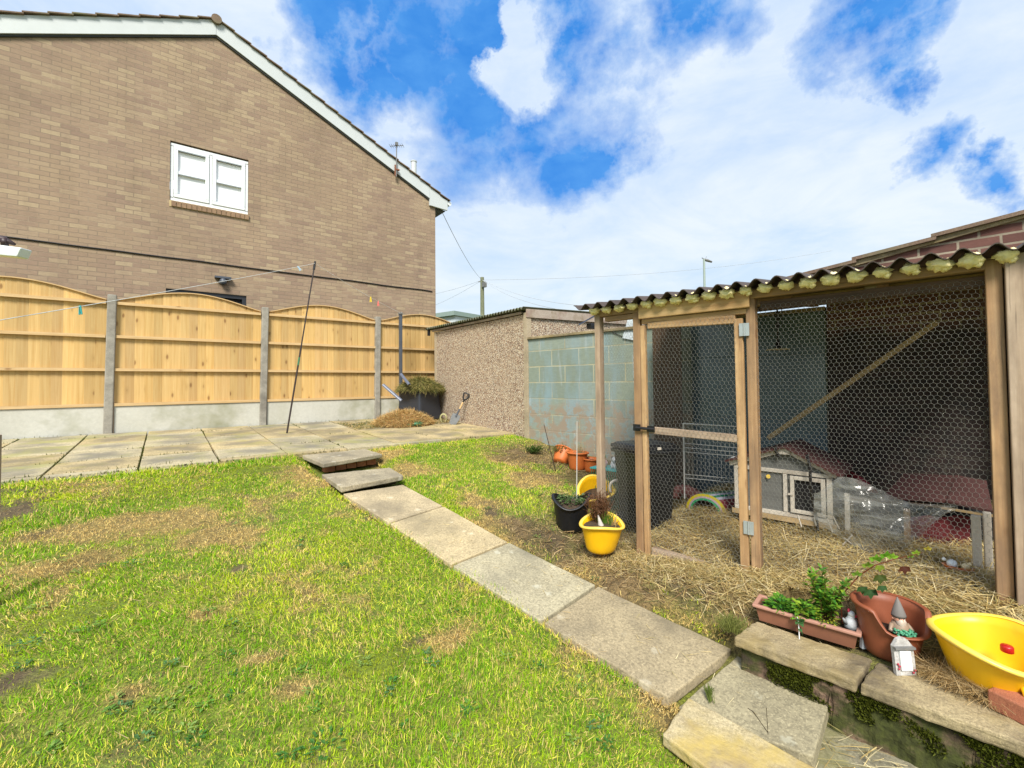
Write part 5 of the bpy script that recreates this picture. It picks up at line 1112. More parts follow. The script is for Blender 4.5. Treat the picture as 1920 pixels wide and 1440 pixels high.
# big broken terracotta pot
bp = onZ(1688, 1238, ZC); bp = bp+V((.03, .04, 0)); 
def notch(a, r, z):
    ang = (a-.85+math.pi) % (2*math.pi)-math.pi
    return -.075*math.exp(-(ang/.9)**8)*(max(z, 0)/.20)**2
tub('broken_pot', bp, .122, .09, .20, 'terra', 'terra', 'large terracotta plastic pot with its front rim broken away', 'plant pot', tilt=(.02, .0, 1), rimf=notch, soil=.42, wob=.01, rimw=.008, th=.005)
gnome(bp+V((.0, -.035, .075)), .175, gcol(136, 130, 126), gcol(170, 146, 124), gcol(222, 204, 186), 'weathered gnome with a grey pointed hat standing in the broken pot', lean=(-.05, .02, 1), face=(-.8, -.7, 0))
gb = bp+V((-.032, -.058, .108)); mb = MB()
for k in range(70):
    a_ = random.random()*6.28; r = random.random()**.5*.036; p = gb+V((math.cos(a_)*r, math.sin(a_)*r, .012+.014*random.random()-r*.2)); g0 = random.uniform(.7, 1.2); mb.col = tuple(gcol(84, 168, 128)*g0); mb.blob(p, .0062, 6, 0, sc=(1, 1, .7))
mb.build('glass_pebbles', M['paint'], label='heap of glossy green pebbles at the feet of the grey hatted gnome', cat='pebbles', smooth=True)
# rooster ornament in the trough
rb = onZ(1596, 1180, ZC+.06)+V((0, .0, 0)); rn = empty('rooster_ornament', rb, 'white and grey rooster ornament with red comb at the trough end', 'ornament')
mb = MB(); mb.col = tuple(gcol(232, 236, 240)); mb.blob(rb+V((0, 0, .03)), .026, 14, .1, 2, sc=(1, .9, 1.1)); mb.tube([rb+V((0, 0, .04)), rb+V((-.004, -.004, .066))], [.018, .012], 10); mb.blob(rb+V((-.005, -.004, .07)), .014, 10, 0); mb.build('body', M['paint'], rn, smooth=True)
mb = MB(); mb.col = tuple(gcol(150, 154, 156)); mb.blob(rb+V((-.0, -.0, .014)), .029, 12, .3, 7, sc=(1, .9, .65)); mb.tube([rb+CR*(-.02)+V((0, 0, .03)), rb+CR*(-.036)+V((0, 0, .05))], [.012, .003], 8); mb.build('wing_and_base', M['paint'], rn, smooth=True)
mb = MB(); mb.col = tuple(gcol(232, 70, 96)); mb.blob(rb+CR*(-.008)+V((0, 0, .083)), .009, 8, .3, 1, sc=(1.2, .6, 1)); mb.blob(rb+CR*.014-CF*.01+V((0, 0, .062)), .006, 6, .2, 2); mb.build('comb', M['paint'], rn, smooth=True)
# picture-frame ornament on the coping
fb = onZ(1686, 1256, ZC); fe2 = empty('frame_ornament', fb, 'small weathered house shaped frame ornament with pale blank window', 'ornament'); fX = V((CR.x, CR.y, 0)).normalized(); fN = V((-CF.x, -CF.y, 0)).normalized(); fZ = (V((0, 0, 1))-fN*.12).normalized(); fb = fb+fN*.035
fa = (fX, fN, fZ); fw, fh = .078, .135
mb = MB(); mb.prism([fb-fX*fw/2, fb+fX*fw/2, fb+fX*fw/2+fZ*fh*.78, fb+fX*fw*.25+fZ*fh*.97, fb+fZ*fh*1.02, fb-fX*fw*.25+fZ*fh*.97, fb-fX*fw/2+fZ*fh*.78], -fN*.014); mb.build('panel', plain('speckled_white', C(206, 204, 200), .6, .3, .5, 120, C(90, 84, 84)), fe2)
mb = MB(); mb.box(fb+fZ*fh*.42+fN*.004, (fw*.55, .006, fh*.52), fa); mb.build('window', M['upvc'], fe2)
mb = MB(); mb.box(fb+fZ*fh*.76+fN*.006, (fw*1.02, .012, .008), fa); mb.build('ledge', M['grey'], fe2)
mb = MB(); mb.col = tuple(gcol(200, 50, 80))
for dx, dz in ((-.4, .2), (-.36, .27), (.3, .1), (.4, .16), (-.42, .33)): mb.blob(fb+fX*fw*dx+fZ*fh*dz+fN*.006, .004, 6, .2)
mb.build('flowers', M['paint'], fe2, smooth=True)
# grey scoop between trough and pot
sc_ = onZ(1619, 1213, ZC); mb = MB(); mb.prism([sc_+fX*(-.02), sc_+fX*.024, sc_+fX*.03+V((0, 0, .045)), sc_+fX*(-.016)+V((0, 0, .055))], fN*.02); mb.build('plastic_scoop', plain('pale_scoop', C(190, 196, 202), .4), bevel=.004, label='pale grey plastic scoop wedged between trough and broken pot', cat='scoop')
# loose brick at the far right
q = onZ(1915, 1345, ZC); mb = MB(); mb.box(q+V((.055, .0, .033)), (.2, .1, .065), (V((.95, -.3, 0)), V((.3, .95, 0)), V((0, 0, 1)))); mb.build('loose_brick', M['redbrick'], bevel=.005, label='loose red brick on the coping under the large yellow tub', cat='brick')
# ------------------------------------------------------------------ plants
def ivy(mb, c0, n, r, zr, L, cols, up=.4, flat=1):
    for k in range(n):
        a_ = random.random()*6.28; q_ = random.random()**.5; p = c0+V((math.cos(a_)*r[0]*q_, math.sin(a_)*r[1]*q_, random.random()*zr))
        d = V((math.cos(a_)+random.uniform(-.6, .6), math.sin(a_)+random.uniform(-.6, .6), random.uniform(-.2, up*2))); c_ = np.array(random.choice(cols))*random.uniform(.65, 1.3); l = L*random.uniform(.6, 1.3)
        mb.leaf(p, d, V((random.uniform(-.5, .5), random.uniform(-.5, .5), 1)), l, l*.6, tuple(c_))
    return mb
G1, G2, G3, G4 = gcol(70, 128, 44), gcol(112, 164, 50), gcol(150, 180, 54), gcol(190, 186, 66)
tc = lambda f, z: ta+dX*(Lt*f)+dY*(wt*.5)+V((0, 0, z-.075))
pl = empty('trough_weeds', tc(.4, .06), 'low leafy weeds and moss spreading across the trough planter', 'weeds')
mb = MB(); ivy(mb, tc(.25, .066), 200, (.06, .05), .035, .030, [G1, G2]); ivy(mb, tc(.48, .066), 260, (.07, .05), .045, .028, [G1, G2, G3]); ivy(mb, tc(.7, .062), 260, (.07, .045), .03, .013, [G3, G4, G2], .3); mb.build('leaves', M['leaf'], pl)
mb = MB(); tr_ = [tc(.42, .085)-dY*.05, tc(.46, .075)-dY*.085, tc(.47, .04)-dY*.10, tc(.475, -.01)-dY*.105]; mb.tube(tr_, .002, 5)
for p in tr_[1:]:
    for k in range(6): mb.leaf(p+V((random.uniform(-.008, .008),)*3), V((random.uniform(-1, 1), random.uniform(-1, .2), random.uniform(-1, .3))), (0, 0, 1), .026, .022, tuple(gcol(70, 112, 62)*random.uniform(.7, 1.2)))
mb.build('trailing_ivy', M['leaf'], pl)
sh = empty('leafy_shrub', tc(.68, .06)+dY*.02, 'bushy green evergreen seedling growing in the trough planter', 'shrub'); mbl, mbs = MB(), MB(); mbs.col = tuple(gcol(110, 84, 50))
for k in range(46):
    a_ = random.random()*6.28; r = random.random()**.6*.085; b0 = tc(.70, .06)+dY*.03; tip = b0+V((math.cos(a_)*r, math.sin(a_)*r, random.uniform(.07, .20))); mbs.tube([b0+V((math.cos(a_)*r*.3, math.sin(a_)*r*.3, 0)), (b0+tip)/2+V((0, 0, .01)), tip], .0014, 4)
    for j in range(16):
        p = b0+(tip-b0)*random.uniform(.3, 1.05); mbl.leaf(p, V((random.uniform(-1, 1), random.uniform(-1, 1), random.uniform(-.1, 1))), (0, 0, 1), .030*random.uniform(.7, 1.3), .017, tuple(random.choice([G1, G2, G2, G3])*random.uniform(.7, 1.3)))
mbl.build('leaves', M['leaf'], sh); mbs.build('stems', M['leaf'], sh)
# arching bramble
br = empty('bramble', tc(.86, .06), 'arching bramble stem with bright green leaves reaching over the broken pot', 'bramble'); mbl, mbs = MB(), MB(); mbs.col = tuple(gcol(150, 84, 60))
t0 = tc(.84, .06)+dY*.03; P0_ = ST(t0)[1]
path_ = [t0, onT(1575, 1120, P0_+.02), onT(1610, 1080, P0_+.02), onT(1640, 1060, P0_), onT(1680, 1048, P0_), onT(1730, 1036, P0_-.02)]
mbs.tube(path_, [.0035, .003, .0026, .0022, .0018, .001], 6)
def trip(p, sc, col, dn=0):
    for a_ in (-.9, 0, .9): d = CR*math.sin(a_)+V((0, 0, (.5 if not dn else -.9)*math.cos(a_)))-CF*.25; mbl.leaf(p, d, -CF, sc, sc*.75, tuple(col*random.uniform(.8, 1.2)))
for (px, py, sc, cc, dn) in [(1640, 1050, .034, (120, 176, 50), 0), (1660, 1044, .034, (110, 170, 46), 0), (1672, 1046, .028, (140, 186, 60), 0), (1648, 1060, .028, (130, 150, 50), 1), (1625, 1062, .03, (136, 170, 60), 0), (1605, 1078, .028, (120, 160, 56), 0), (1716, 1038, .022, (150, 190, 60), 0), (1738, 1030, .02, (180, 170, 70), 0), (1648, 1078, .04, (84, 100, 44), 1), (1706, 1044, .016, (120, 170, 60), 0), (1584, 1096, .026, (120, 150, 60), 0), (1630, 1105, .042, (60, 92, 50), 1), (1652, 1098, .03, (66, 100, 56), 1), (1615, 1100, .034, (70, 104, 54), 1), (1694, 1062, .034, (90, 50, 36), 1)]:
    trip(onT(px, py, P0_), sc, gcol(*cc), dn)
mbl.build('leaves', M['leaf'], br); mbs.build('stem', M['leaf'], br)
mb = MB(); q = onT(1692, 1062, P0_); 
# dry bare shrub in the yellow tub and seed heads
def twigs(name, base, n, h, r, col, label, cat, seed=0, br_=3, mat='straw', thick=.0016, leaf=None):
    rnd = random.Random(seed); mb = MB(); mb.col = tuple(col)
    for k in range(n):
        a_ = rnd.random()*6.28; q_ = rnd.random()*r; tip = V(base)+V((math.cos(a_)*q_, math.sin(a_)*q_, h*rnd.uniform(.6, 1))); b0 = V(base)+V((math.cos(a_)*q_*.3, math.sin(a_)*q_*.3, 0)); mid = (b0+tip)/2+V((rnd.uniform(-.02, .02),)*3); mb.tube([b0, mid, tip], [thick, thick*.8, thick*.4], 4)
        for j in range(br_):
            u = rnd.uniform(.3, .95); p = b0+(tip-b0)*u; e = p+V((rnd.uniform(-1, 1), rnd.uniform(-1, 1), rnd.uniform(0, 1)))*h*.16; mb.tube([p, e], [thick*.6, thick*.3], 3)
            if leaf is not None:
                for _ in range(3): mb.leaf(p+(e-p)*rnd.random(), V((rnd.uniform(-1, 1), rnd.uniform(-1, 1), rnd.uniform(-1, 1))), (0, 0, 1), leaf, leaf*.6, tuple(np.array(col)*rnd.uniform(.6, 1.3)))
    return mb.build(name, M[mat], label=label, cat=cat)
yb = V((2.41, 2.15, -1.15)); twigs('dead_shrub', yb+V((.02, .03, .12)), 80, .27, .11, gcol(128, 90, 62), 'dead brown twiggy shrub standing in the small yellow tub', 'dead shrub', 3, 7, leaf=.012)
twigs('grass_tuft', yb+V((.03, -.01, .12)), 110, .13, .08, gcol(110, 150, 50), 'green grass tuft in the small yellow tub', 'grass tuft', 4, 1, 'grass', .002)
twigs('dry_stalks', yb+V((.065, -.045, .12)), 34, .11, .06, gcol(206, 172, 110), 'cut dry stalks at the right of the small yellow tub', 'dry stalks', 5, 0, thick=.003)
mb = MB(); ivy(mb, V(bt)+V((.0, .0, .20)), 260, (.12, .11), .05, .028, [gcol(96, 124, 72), gcol(120, 140, 90), gcol(80, 110, 50)]); mb.build('tub_weeds', M['leaf'], label='grey green weeds growing in the black tub', cat='weeds')
mb = MB(); g0 = yb+V((-.01, -.03, .10)); mb.col = tuple(gcol(222, 214, 204)); mb.lathe([(.036, 0), (.028, .04), (.012, .10), (.004, .14), (0, .145)], g0, 12, axes((-.25, .1, 1)), wob=.1); mb.build('pale_cone_ornament', M['paint'], label='pale pointed ornament leaning among weeds in the small yellow tub', cat='ornament', smooth=True)
mb = MB(); mb.col = tuple(gcol(40, 150, 110)); mb.blob(yb+V((.02, -.005, .13)), .022, 10, .5, 8, sc=(1.3, 1, .7)); mb.build('green_rag', M['paint'], label='crumpled green plastic scrap in the small yellow tub', cat='scrap', smooth=True)
twigs('dry_grass_clump', V(o2)+V((.04, -.02, .02)), 90, .30, .10, gcol(206, 178, 128), 'tall dry pale stems beside the orange pots', 'dry grass', 6, 3, thick=.0011)
twigs('pot_weeds', V(o1)+V((.02, .03, .10)), 60, .12, .12, gcol(110, 118, 60), 'dead weeds sprouting above the tipped orange pot', 'weeds', 7, 4, leaf=.016)
twigs('wall_weeds', onG(1000, 850), 70, .10, .14, gcol(84, 110, 44), 'dark green weeds at the foot of the garage corner', 'weeds', 8, 4, leaf=.02)
twigs('grass_tuft', onZ(1372, 1180, -1.2), 260, .06, .09, gcol(150, 156, 80), 'ragged green and straw coloured tuft at the left end of the coping', 'grass tuft', 21, 1, 'grass', .0016)
twigs('grass_tuft', onZ(1330, 1305, -1.31), 70, .03, .03, gcol(120, 136, 60), 'small grass tuft in the joint between path slab and kerb slab', 'grass tuft', 22, 1, 'grass', .0014)
for k, (p1, p2, c_, lb_) in enumerate([((1020, 796), (1043, 884), (60, 44, 36), 'thin dark cane stuck leaning in the bed by the tipped pot'), ((1082, 790), (1081, 985), (214, 210, 200), 'thin pale cane standing up between the black and yellow tubs')]):
    b0 = onG(*p2); tp = onpl(*p1, b0, V((CF.x, CF.y, 0))); mb = MB(); mb.col = tuple(gcol(*c_)); mb.tube([b0-V((0, 0, .03)), tp], [.005, .0035], 6); mb.build('garden_cane', M['paint'], label=lb_, cat='cane')
# dead branches: raised stalks between slabs and path edge
mb = MB(); mb.col = tuple(gcol(60, 50, 34))
b0 = onZ(1440, 1374, -1.29); mb.tube([b0, onpl(1412, 1334, b0, CF), onpl(1402, 1328, b0, CF)], .0013, 4); b1 = onZ(1440, 1377, -1.29); mb.tube([b1, onpl(1437, 1327, b1, CF)], .0012, 4); mb.build('dead_stalk', M['paint'], label='thin dark dead stalk lying on the grey slab by the kerb slab', cat='stalk')
# dry grass bundle on the coping
def smp_b(n): r = RS.randn(n)*.05; u = RS.rand(n); c1, c2 = onZ(1735, 1265, ZC), onZ(1840, 1310, ZC); return c1.x+(c2.x-c1.x)*u+r*.35, c1.y+(c2.y-c1.y)*u+r*.6
_ex = list(EXC); EXC.clear()
strewn('dry_grass_bundle', 1800, smp_b, lambda x, y: np.full_like(x, ZC+.008), .13, .0014, [gcol(206, 176, 120), gcol(184, 152, 100), gcol(226, 200, 150)], 'brushed bundle of fine dry grass lying on the coping', 'dry grass', .03, .1, .5)
def smp_l(n): return 1.74+RS.rand(n)*.38, .33+RS.rand(n)*.38
strewn('fallen_straw', 110, smp_l, lambda x, y: np.full_like(x, -1.39), .12, .0032, ST_C, 'straws fallen on the low slab below the retaining wall', 'straw', .02, .1, .2)
mb = MB(); q = onZ(1628, 1385, -1.392); mb.box(q, (.06, .007, .004), axes((0, 0, 1))[:0] or (V((.4, -.9, 0)).normalized(), V((.9, .4, 0)).normalized(), V((0, 0, 1)))); mb.build('blue_strip', M['paleblue'], label='small pale blue plastic strip on the low slab', cat='plastic strip')
# ------------------------------------------------------------------ compost corner
zp = lambda y: patz(y)
cb = V((3.78, 7.78, zp(7.78))); co = empty('compost_bin', cb, 'dark grey plastic compost bin heaped with hedge clippings', 'compost bin')
def sq(w0, z, rot=.35): 
    X = V((math.cos(rot), math.sin(rot), 0)); Y = V((-math.sin(rot), math.cos(rot), 0)); return [cb+X*(sx*w0/2)+Y*(sy*w0/2)+V((0, 0, z)) for sx, sy in ((-1, -1), (1, -1), (1, 1), (-1, 1))], X, Y
mb = MB(); A, bX, bY = sq(.60, 0); B, _, _ = sq(.50, .60); mb.hexa(A+B); mb.build('body', M['compost'], co, bevel=.035)
for (u, z0, z1, w_) in ((-.14, .03, .25, .2), (-.14, .30, .54, .22)):
    mb = MB(); P = lambda z: cb-bY*(.29-.06*z/.6+.006)+bX*u+V((0, 0, z))
    mb.hexa([P(z0)-bX*w_/2, P(z0)+bX*w_/2, P(z0)+bX*w_/2+bY*.02, P(z0)-bX*w_/2+bY*.02, P(z1)-bX*w_/2, P(z1)+bX*w_/2, P(z1)+bX*w_/2+bY*.02, P(z1)-bX*w_/2+bY*.02]); mb.build('hatch' if z0 < .1 else 'moulded_panel', M['compost'], co, bevel=.008)
for k in (0, 1, 2): mb = MB(); z0 = .42+k*.045; w_ = .56-.12*z0/.6; A, _, _ = sq(w_+.012, z0); B, _, _ = sq(w_+.01, z0+.018); mb.hexa(A+B); mb.build('rib', M['compost'], co, bevel=.004)
def heap(name, c0, rx, ry, h, n, L, cols, label, cat, W=.006, seed=0, drop=0):
    mb = MB(); N_ = 20
    e = empty(name, c0, label, cat)
    mb.lathe([(1, -.02), (.92, h*.22), (.72, h*.55), (.42, h*.85), (.12, h), (0, h)], c0, 28, None, rx, ry, .18, seed=seed); o = mb.build('mass', M['soil'] if 0 else conc(name+'_core', (*(np.array(cols[0])*.45), 1), (*(np.array(cols[1])*.6), 1), None, 30, bd=.02), e, smooth=True)
    a = RS.rand(n)*2*np.pi; q = RS.rand(n)**.5; x = c0.x+np.cos(a)*q*rx; y = c0.y+np.sin(a)*q*ry; z = c0.z+h*np.cos(q*math.pi/2)**.8+RS.rand(n)*.02
    D_ = np.stack([np.cos(a)*q+RS.randn(n)*.7, np.sin(a)*q+RS.randn(n)*.7, RS.randn(n)*.4-drop*q], 1); D_ /= np.linalg.norm(D_, axis=1, keepdims=True)
    c = np.array(cols)[RS.randint(0, len(cols), n)]*(.6+.7*RS.rand(n))[:, None]
    ribbons('strands', np.stack([x, y, z], 1), D_, rnd_dir(n, 1.4), L*(.4+RS.rand(n)), np.full(n, W), c, c, M['straw'], .3*RS.randn(n), kind='stuff', parent=e, wl=c0)
hc = V((3.24, 7.28, zp(7.28))); heap('clippings_heap', hc, .52, .40, .22, 9000, .07, [gcol(232, 190, 120), gcol(214, 166, 100), gcol(196, 176, 110), gcol(240, 206, 146)], 'heap of dried orange brown clippings on the patio before the compost bin', 'clippings heap', .005, 3)
heap('hedge_clippings', cb+V((.02, .0, .56)), .42, .40, .21, 6500, .10, [gcol(128, 128, 64), gcol(160, 150, 84), gcol(96, 100, 50), gcol(186, 168, 104)], 'greenish hedge clippings piled on top of the compost bin', 'hedge clippings', .007, 5, .9)
def smp_c(n): return hc.x-.9+RS.rand(n)*2.3, hc.y-.25+RS.rand(n)*.9
strewn('scattered_clippings', 5200, smp_c, lambda x, y: patz(y)+.004, .06, .006, [gcol(196, 168, 100), gcol(130, 128, 70), gcol(220, 190, 130), gcol(90, 110, 50)], 'scattered clippings and weeds around the heap on the patio', 'clippings', .02, .4, .3)
for k, (p1, p2, w_, lb_) in enumerate([((718, 722), (748, 748), .06, 'grey plastic gutter length leaning, the lower left one by the compost bin'), ((752, 702), (763, 716), .05, 'short grey gutter end poking above the compost bin')]):
    b0 = onY(*p1, 7.75); b1 = onY(*p2, 7.5); b2 = b1+(b1-b0)*(.15 if k == 0 else .4); mb = MB(); d = (b2-b0).normalized(); X, Y, Z = axes(d); n_ = 8
    prf = [(w_/2*math.cos(a_), w_/2*math.sin(a_)) for a_ in np.linspace(math.pi*.9, math.pi*2.1, n_)]
    for i in range(n_-1): mb.face([b0+X*prf[i][0]+Y*prf[i][1], b0+X*prf[i+1][0]+Y*prf[i+1][1], b2+X*prf[i+1][0]+Y*prf[i+1][1], b2+X*prf[i][0]+Y*prf[i][1]])
    mb.build('gutter_length', plain('grey_upvc', C(110, 118, 138), .4), label=lb_, cat='gutter', group='gutter offcuts by the compost bin', solid=.004)
gbp = V((3.32, 6.92, zp(6.92))); mb = MB(); mb.blob(gbp+V((0, .02, .04)), .075, 12, .7, 9, sc=(1.4, 1, .6)); mb.blob(gbp+V((-.13, .03, .03)), .05, 12, .7, 14, sc=(1.3, 1, .6)); mb.build('green_bag', M['green'], label='crumpled dark green plastic bag at the foot of the clippings heap', cat='bag', smooth=True)
hcn = V((3.96, 7.2, 0)); hcn.z = zp(hcn.y)+.07; mb = MB()
for k in range(3):
    mb.tube([hcn+V((.03*k*.4, .02*k, 0))+CR*(.05+.006*k)*math.cos(a_)+V((0, 0, (.075+.004*k)*math.sin(a_))) for a_ in np.linspace(0, 2*math.pi, 24)], .009, 8)
mb.build('hose_coil', plain('beige_hose', C(190, 184, 130), .5), label='small beige hose coil between compost bin and spade', cat='hose', smooth=True)
# spade
bt0 = V((3.93, 6.84, zp(6.84)+.005)); tpS = onX(876, 738, 4.17); sp = empty('spade', bt0, 'muddy spade with black handle leaning on the pebbledash garage wall', 'spade')
dS = (tpS-bt0); LS = dS.length; dS.normalize(); Xs, Ys, Zs = axes(dS); Xs = (CR-dS*CR.dot(dS)).normalized(); Ys = dS.cross(Xs)
P = lambda u, x, y=0: bt0+dS*(u*LS)+Xs*x+Ys*y
mb = MB(); mb.prism([P(0, -.055), P(-.02, 0), P(0, .055), P(.2, .075), P(.31, .07), P(.33, .02), P(.33, -.02), P(.31, -.07), P(.2, -.075)], Ys*.006); mb.build('blade', M['steel'], sp)
mb = MB(); mb.tube([P(.24, 0), P(.5, 0)], [.018, .013], 10); mb.build('socket', M['greymetal'], sp)
mb = MB(); mb.tube([P(.5, 0), P(.72, 0)], .016, 10); mb.build('shaft', M['railwood'], sp)
mb = MB(); mb.tube([P(.70, 0), P(.78, 0), P(.84, -.03), P(.97, -.055), P(1.0, -.04), P(1.0, .04), P(.97, .055), P(.84, .03), P(.78, 0)], .013, 8); mb.build('handle', M['black'], sp, smooth=True)
# ------------------------------------------------------------------ line post, prop, line and pegs
lpb = onY(750, 770, 8.1); lp_ = empty('line_post', V((lpb.x, 8.1, zp(8.1))), 'slim dark grey metal washing line post beside the compost bin', 'post'); lpt = onY(751, 588, 8.1)
mb = MB(); mb.box(V((lpt.x, 8.1, (lpt.z+zp(8.1))/2)), (.055, .055, lpt.z-zp(8.1))); mb.build('shaft', M['greymetal'], lp_, bevel=.006)
mb = MB(); mb.tube([lpt+V((0, -.03, -.03)), lpt+V((0, -.05, .0)), lpt+V((0, -.03, .025)), lpt+V((0, 0, .02))], .008, 8); mb.box(lpt+V((0, 0, .0)), (.07, .07, .03)); mb.build('hook', M['grey'], lp_)
pb0 = onZ(538, 816, zp(6.3)); pb0 = V((pb0.x, pb0.y, zp(pb0.y))); ptp = onY(591, 490, pb0.y-.0); pr_ = empty('clothes_prop', pb0, 'thin dark rusty clothes prop leaning under the washing line', 'clothes prop')
mb = MB(); mdl = pb0+(ptp-pb0)*.5; mb.tube([pb0, mdl], .0125, 8); mb.build('lower_tube', M['polerust'], pr_)
mb = MB(); mb.tube([mdl-(ptp-pb0)*.03, ptp], .010, 8); mb.build('upper_tube', M['polerust'], pr_)
mb = MB(); mb.tube([pb0+(ptp-pb0)*.385, pb0+(ptp-pb0)*.43], .0135, 8); mb.build('green_band', M['green'], pr_)
mb = MB(); mb.tube([ptp-(ptp-pb0)*.05, ptp-(ptp-pb0)*.02], .017, 8); mb.tube([ptp-(ptp-pb0)*.02, ptp], .014, 8); mb.build('notched_cap', M['black'], pr_)
lt0 = ptp+V((0, 0, -.03)); le = ray(-70, 612)*2.35; lend = lpt+V((0, -.04, 0))
def cat_pts(a, b_, sag, n=24): return [a+(b_-a)*(k/n)-V((0, 0, sag*4*(k/n)*(1-k/n))) for k in range(n+1)]
LA = cat_pts(lt0, lend, .035); LB = cat_pts(le, lt0, .015)
mb = MB(); mb.tube(LB+LA[1:], .0028, 5); mb.build('washing_line', M['rope'], label='thin white washing line slung from the left over the prop to the post', cat='washing line')
def near(PL, px):
    best = min(PL, key=lambda q: abs(960+F_PX*q.dot(CR)/q.dot(CF)-px)); return best
def dense(PL): return [PL[i]+(PL[i+1]-PL[i])*(k/20) for i in range(len(PL)-1) for k in range(20)]
for px, mt, sz, lb_, dv in ((150, 'teal', .06, 'teal clothes peg clipped on the washing line before the left fence panel', .1), (558, 'paleblue', .075, 'pale blue peg clipped on the line near the prop top', .9), (695, 'yelpeg', .09, 'yellow clothes peg on the sagging line before the brick house', .05), (709, 'pinkpeg', .09, 'pink clothes peg on the line right of the yellow one', .05)):
    q = near(dense(LB+LA), px); e = empty('clothes_peg', q-V((0, 0, sz*.8)), lb_, 'peg', 'pegs on the washing line'); dn = (V((0, 0, -1))+CR*dv).normalized(); sd = dn.cross(CF).normalized()
    for sg in (-1, 1): mb = MB(); mb.bar(q+V((0, 0, sz*.12))+sd*sg*sz*.03, q+dn*sz*.9+sd*sg*sz*.13, sz*.15, sz*.1, CF); mb.build('leg', M[mt], e, bevel=.001)
    mb = MB(); mb.tube([q+dn*sz*.3-CF*sz*.09, q+dn*sz*.3+CF*sz*.09], sz*.06, 6); mb.build('spring', M['steel'], e)
# ------------------------------------------------------------------ left edge: flood light on its wall, raised bed edge
lc = ray(8, 466)*2.35; lz = lc.z; wallp = ray(-150, 470)*2.35
mb = MB(); pier = V((wallp.x-.16, wallp.y+.05, 0)); g_z = float(gz(pier.x, pier.y))
mb.face; P = []
mb.tube([V((wallp.x-.03, wallp.y, g_z-.1)), V((wallp.x-.03, wallp.y, 1.0))], .024, 10); mb.build('steel_post', M['greymetal'], label='slim steel post just beyond the left edge carrying the flood light', cat='post')
fl_ = empty('flood_light', lc, 'white flood light on a dark bracket at the left edge', 'flood light')
fr = CR; mb = MB(); a = ray(-40, 452)*2.3; b_ = ray(37, 478)*2.3
A4 = [ray(-45, 453)*2.35, ray(39, 464)*2.35, ray(31, 481)*2.35, ray(-45, 474)*2.35]; mb.prism(A4, V((CF.x, CF.y, 0))*.06); mb.build('housing', M['upvc'], fl_, bevel=.006)
mb = MB(); mb.tube([wallp+V((.0, 0, .02)), ray(-30, 444)*2.35, ray(8, 449)*2.38, ray(27, 458)*2.38], [.02, .02, .018, .008], 8); mb.tube([ray(8, 447)*2.37, ray(9, 460)*2.37], .016, 8); mb.build('bracket', plain('dark_brown_bracket', C(60, 40, 42), .5), fl_, smooth=True)
mb = MB(); mb.tube([V((wallp.x, wallp.y, le.z)), le, le+V((.01, 0, .02)), le+V((.03, 0, 0))], .01, 6); mb.build('line_hook', M['polerust'], label='dark hook at the far left holding the washing line', cat='hook')
q1 = onZ(-60, 842, zp(5.8)+.05); q2 = onZ(38, 806, zp(7.9)+.05); eb = MB(); eb.bar(q1, q2, .04, .10, (0, 0, 1)); eb.build('bed_edging', M['greywood'], bevel=.004, label='weathered timber edging of the raised bed at the left fence', cat='bed edging')
mb = MB(); cc = onZ(14, 803, zp(7.8)); ivy(mb, cc+V((-.05, 0, .02)), 420, (.30, .25), .07, .05, [gcol(70, 96, 50), gcol(110, 150, 60), gcol(50, 74, 40)]); mb.build('bed_plants', M['leaf'], label='low dark green plants in the raised bed at the far left', cat='plants')
q = ray(2, 815)*2.2; mb = MB(); mb.bar(V((q.x-.02, q.y, float(gz(q.x, q.y))-.05)), V((q.x-.02, q.y, q.z)), .04, .04, (0, 1, 0)); mb.build('timber_stake', M['greywood'], bevel=.004, label='weathered grey timber stake cut off by the left edge', cat='stake')
# weeds at patio joints and fence foot
twigs('fence_weed', onZ(15, 800, zp(8.2)), 14, .2, .1, gcol(70, 62, 50), 'thin bare weed stem against the left gravel board', 'weed', 12, 2, thick=.003)
# ------------------------------------------------------------------ solar lamp and glass sheet on the block wall
sq_ = onW(1104, 612, .05); so_ = empty('solar_light', V((sq_.x, sq_.y, .66)), 'small solar panel light sitting on top of the block wall', 'solar light')
a = onpl(1084, 610, sq_, CF); b_ = onpl(1116, 592, sq_, CF); mb = MB(); mb.bar(a, b_, .14, .014, V((0, 0, 1))); mb.build('solar_panel', plain('solar_panel', C(50, 66, 92), .2), so_)
mb = MB(); mb.box(onpl(1110, 612, sq_, CF), (.12, .08, .07)); mb.build('lamp_body', M['black'], so_, bevel=.004)
mb = MB(); mb.tube([onpl(1100, 612, sq_, CF), onpl(1090, 618, sq_, CF), onpl(1092, 626, sq_, CF), onpl(1104, 622, sq_, CF)], .004, 5); mb.tube([onpl(1110, 612, sq_, CF), onW(1140, 612, -.02), onW(1150, 624, -.01), onW(1168, 631, -.01), onW(1200, 634, -.01)], .005, 5); mb.build('cable', M['cable'], so_)
gq = [onW(1167, 634, -.02), onW(1200, 640, -.02), onW(1200, 598, .03), onW(1177, 598, .03)]; mb = MB(); mb.prism(gq, WN*.006); mb.build('glass_sheet', plain('frosted_sheet', C(206, 216, 220), .3), label='pale translucent sheet leaning on the block wall coping', cat='sheet')
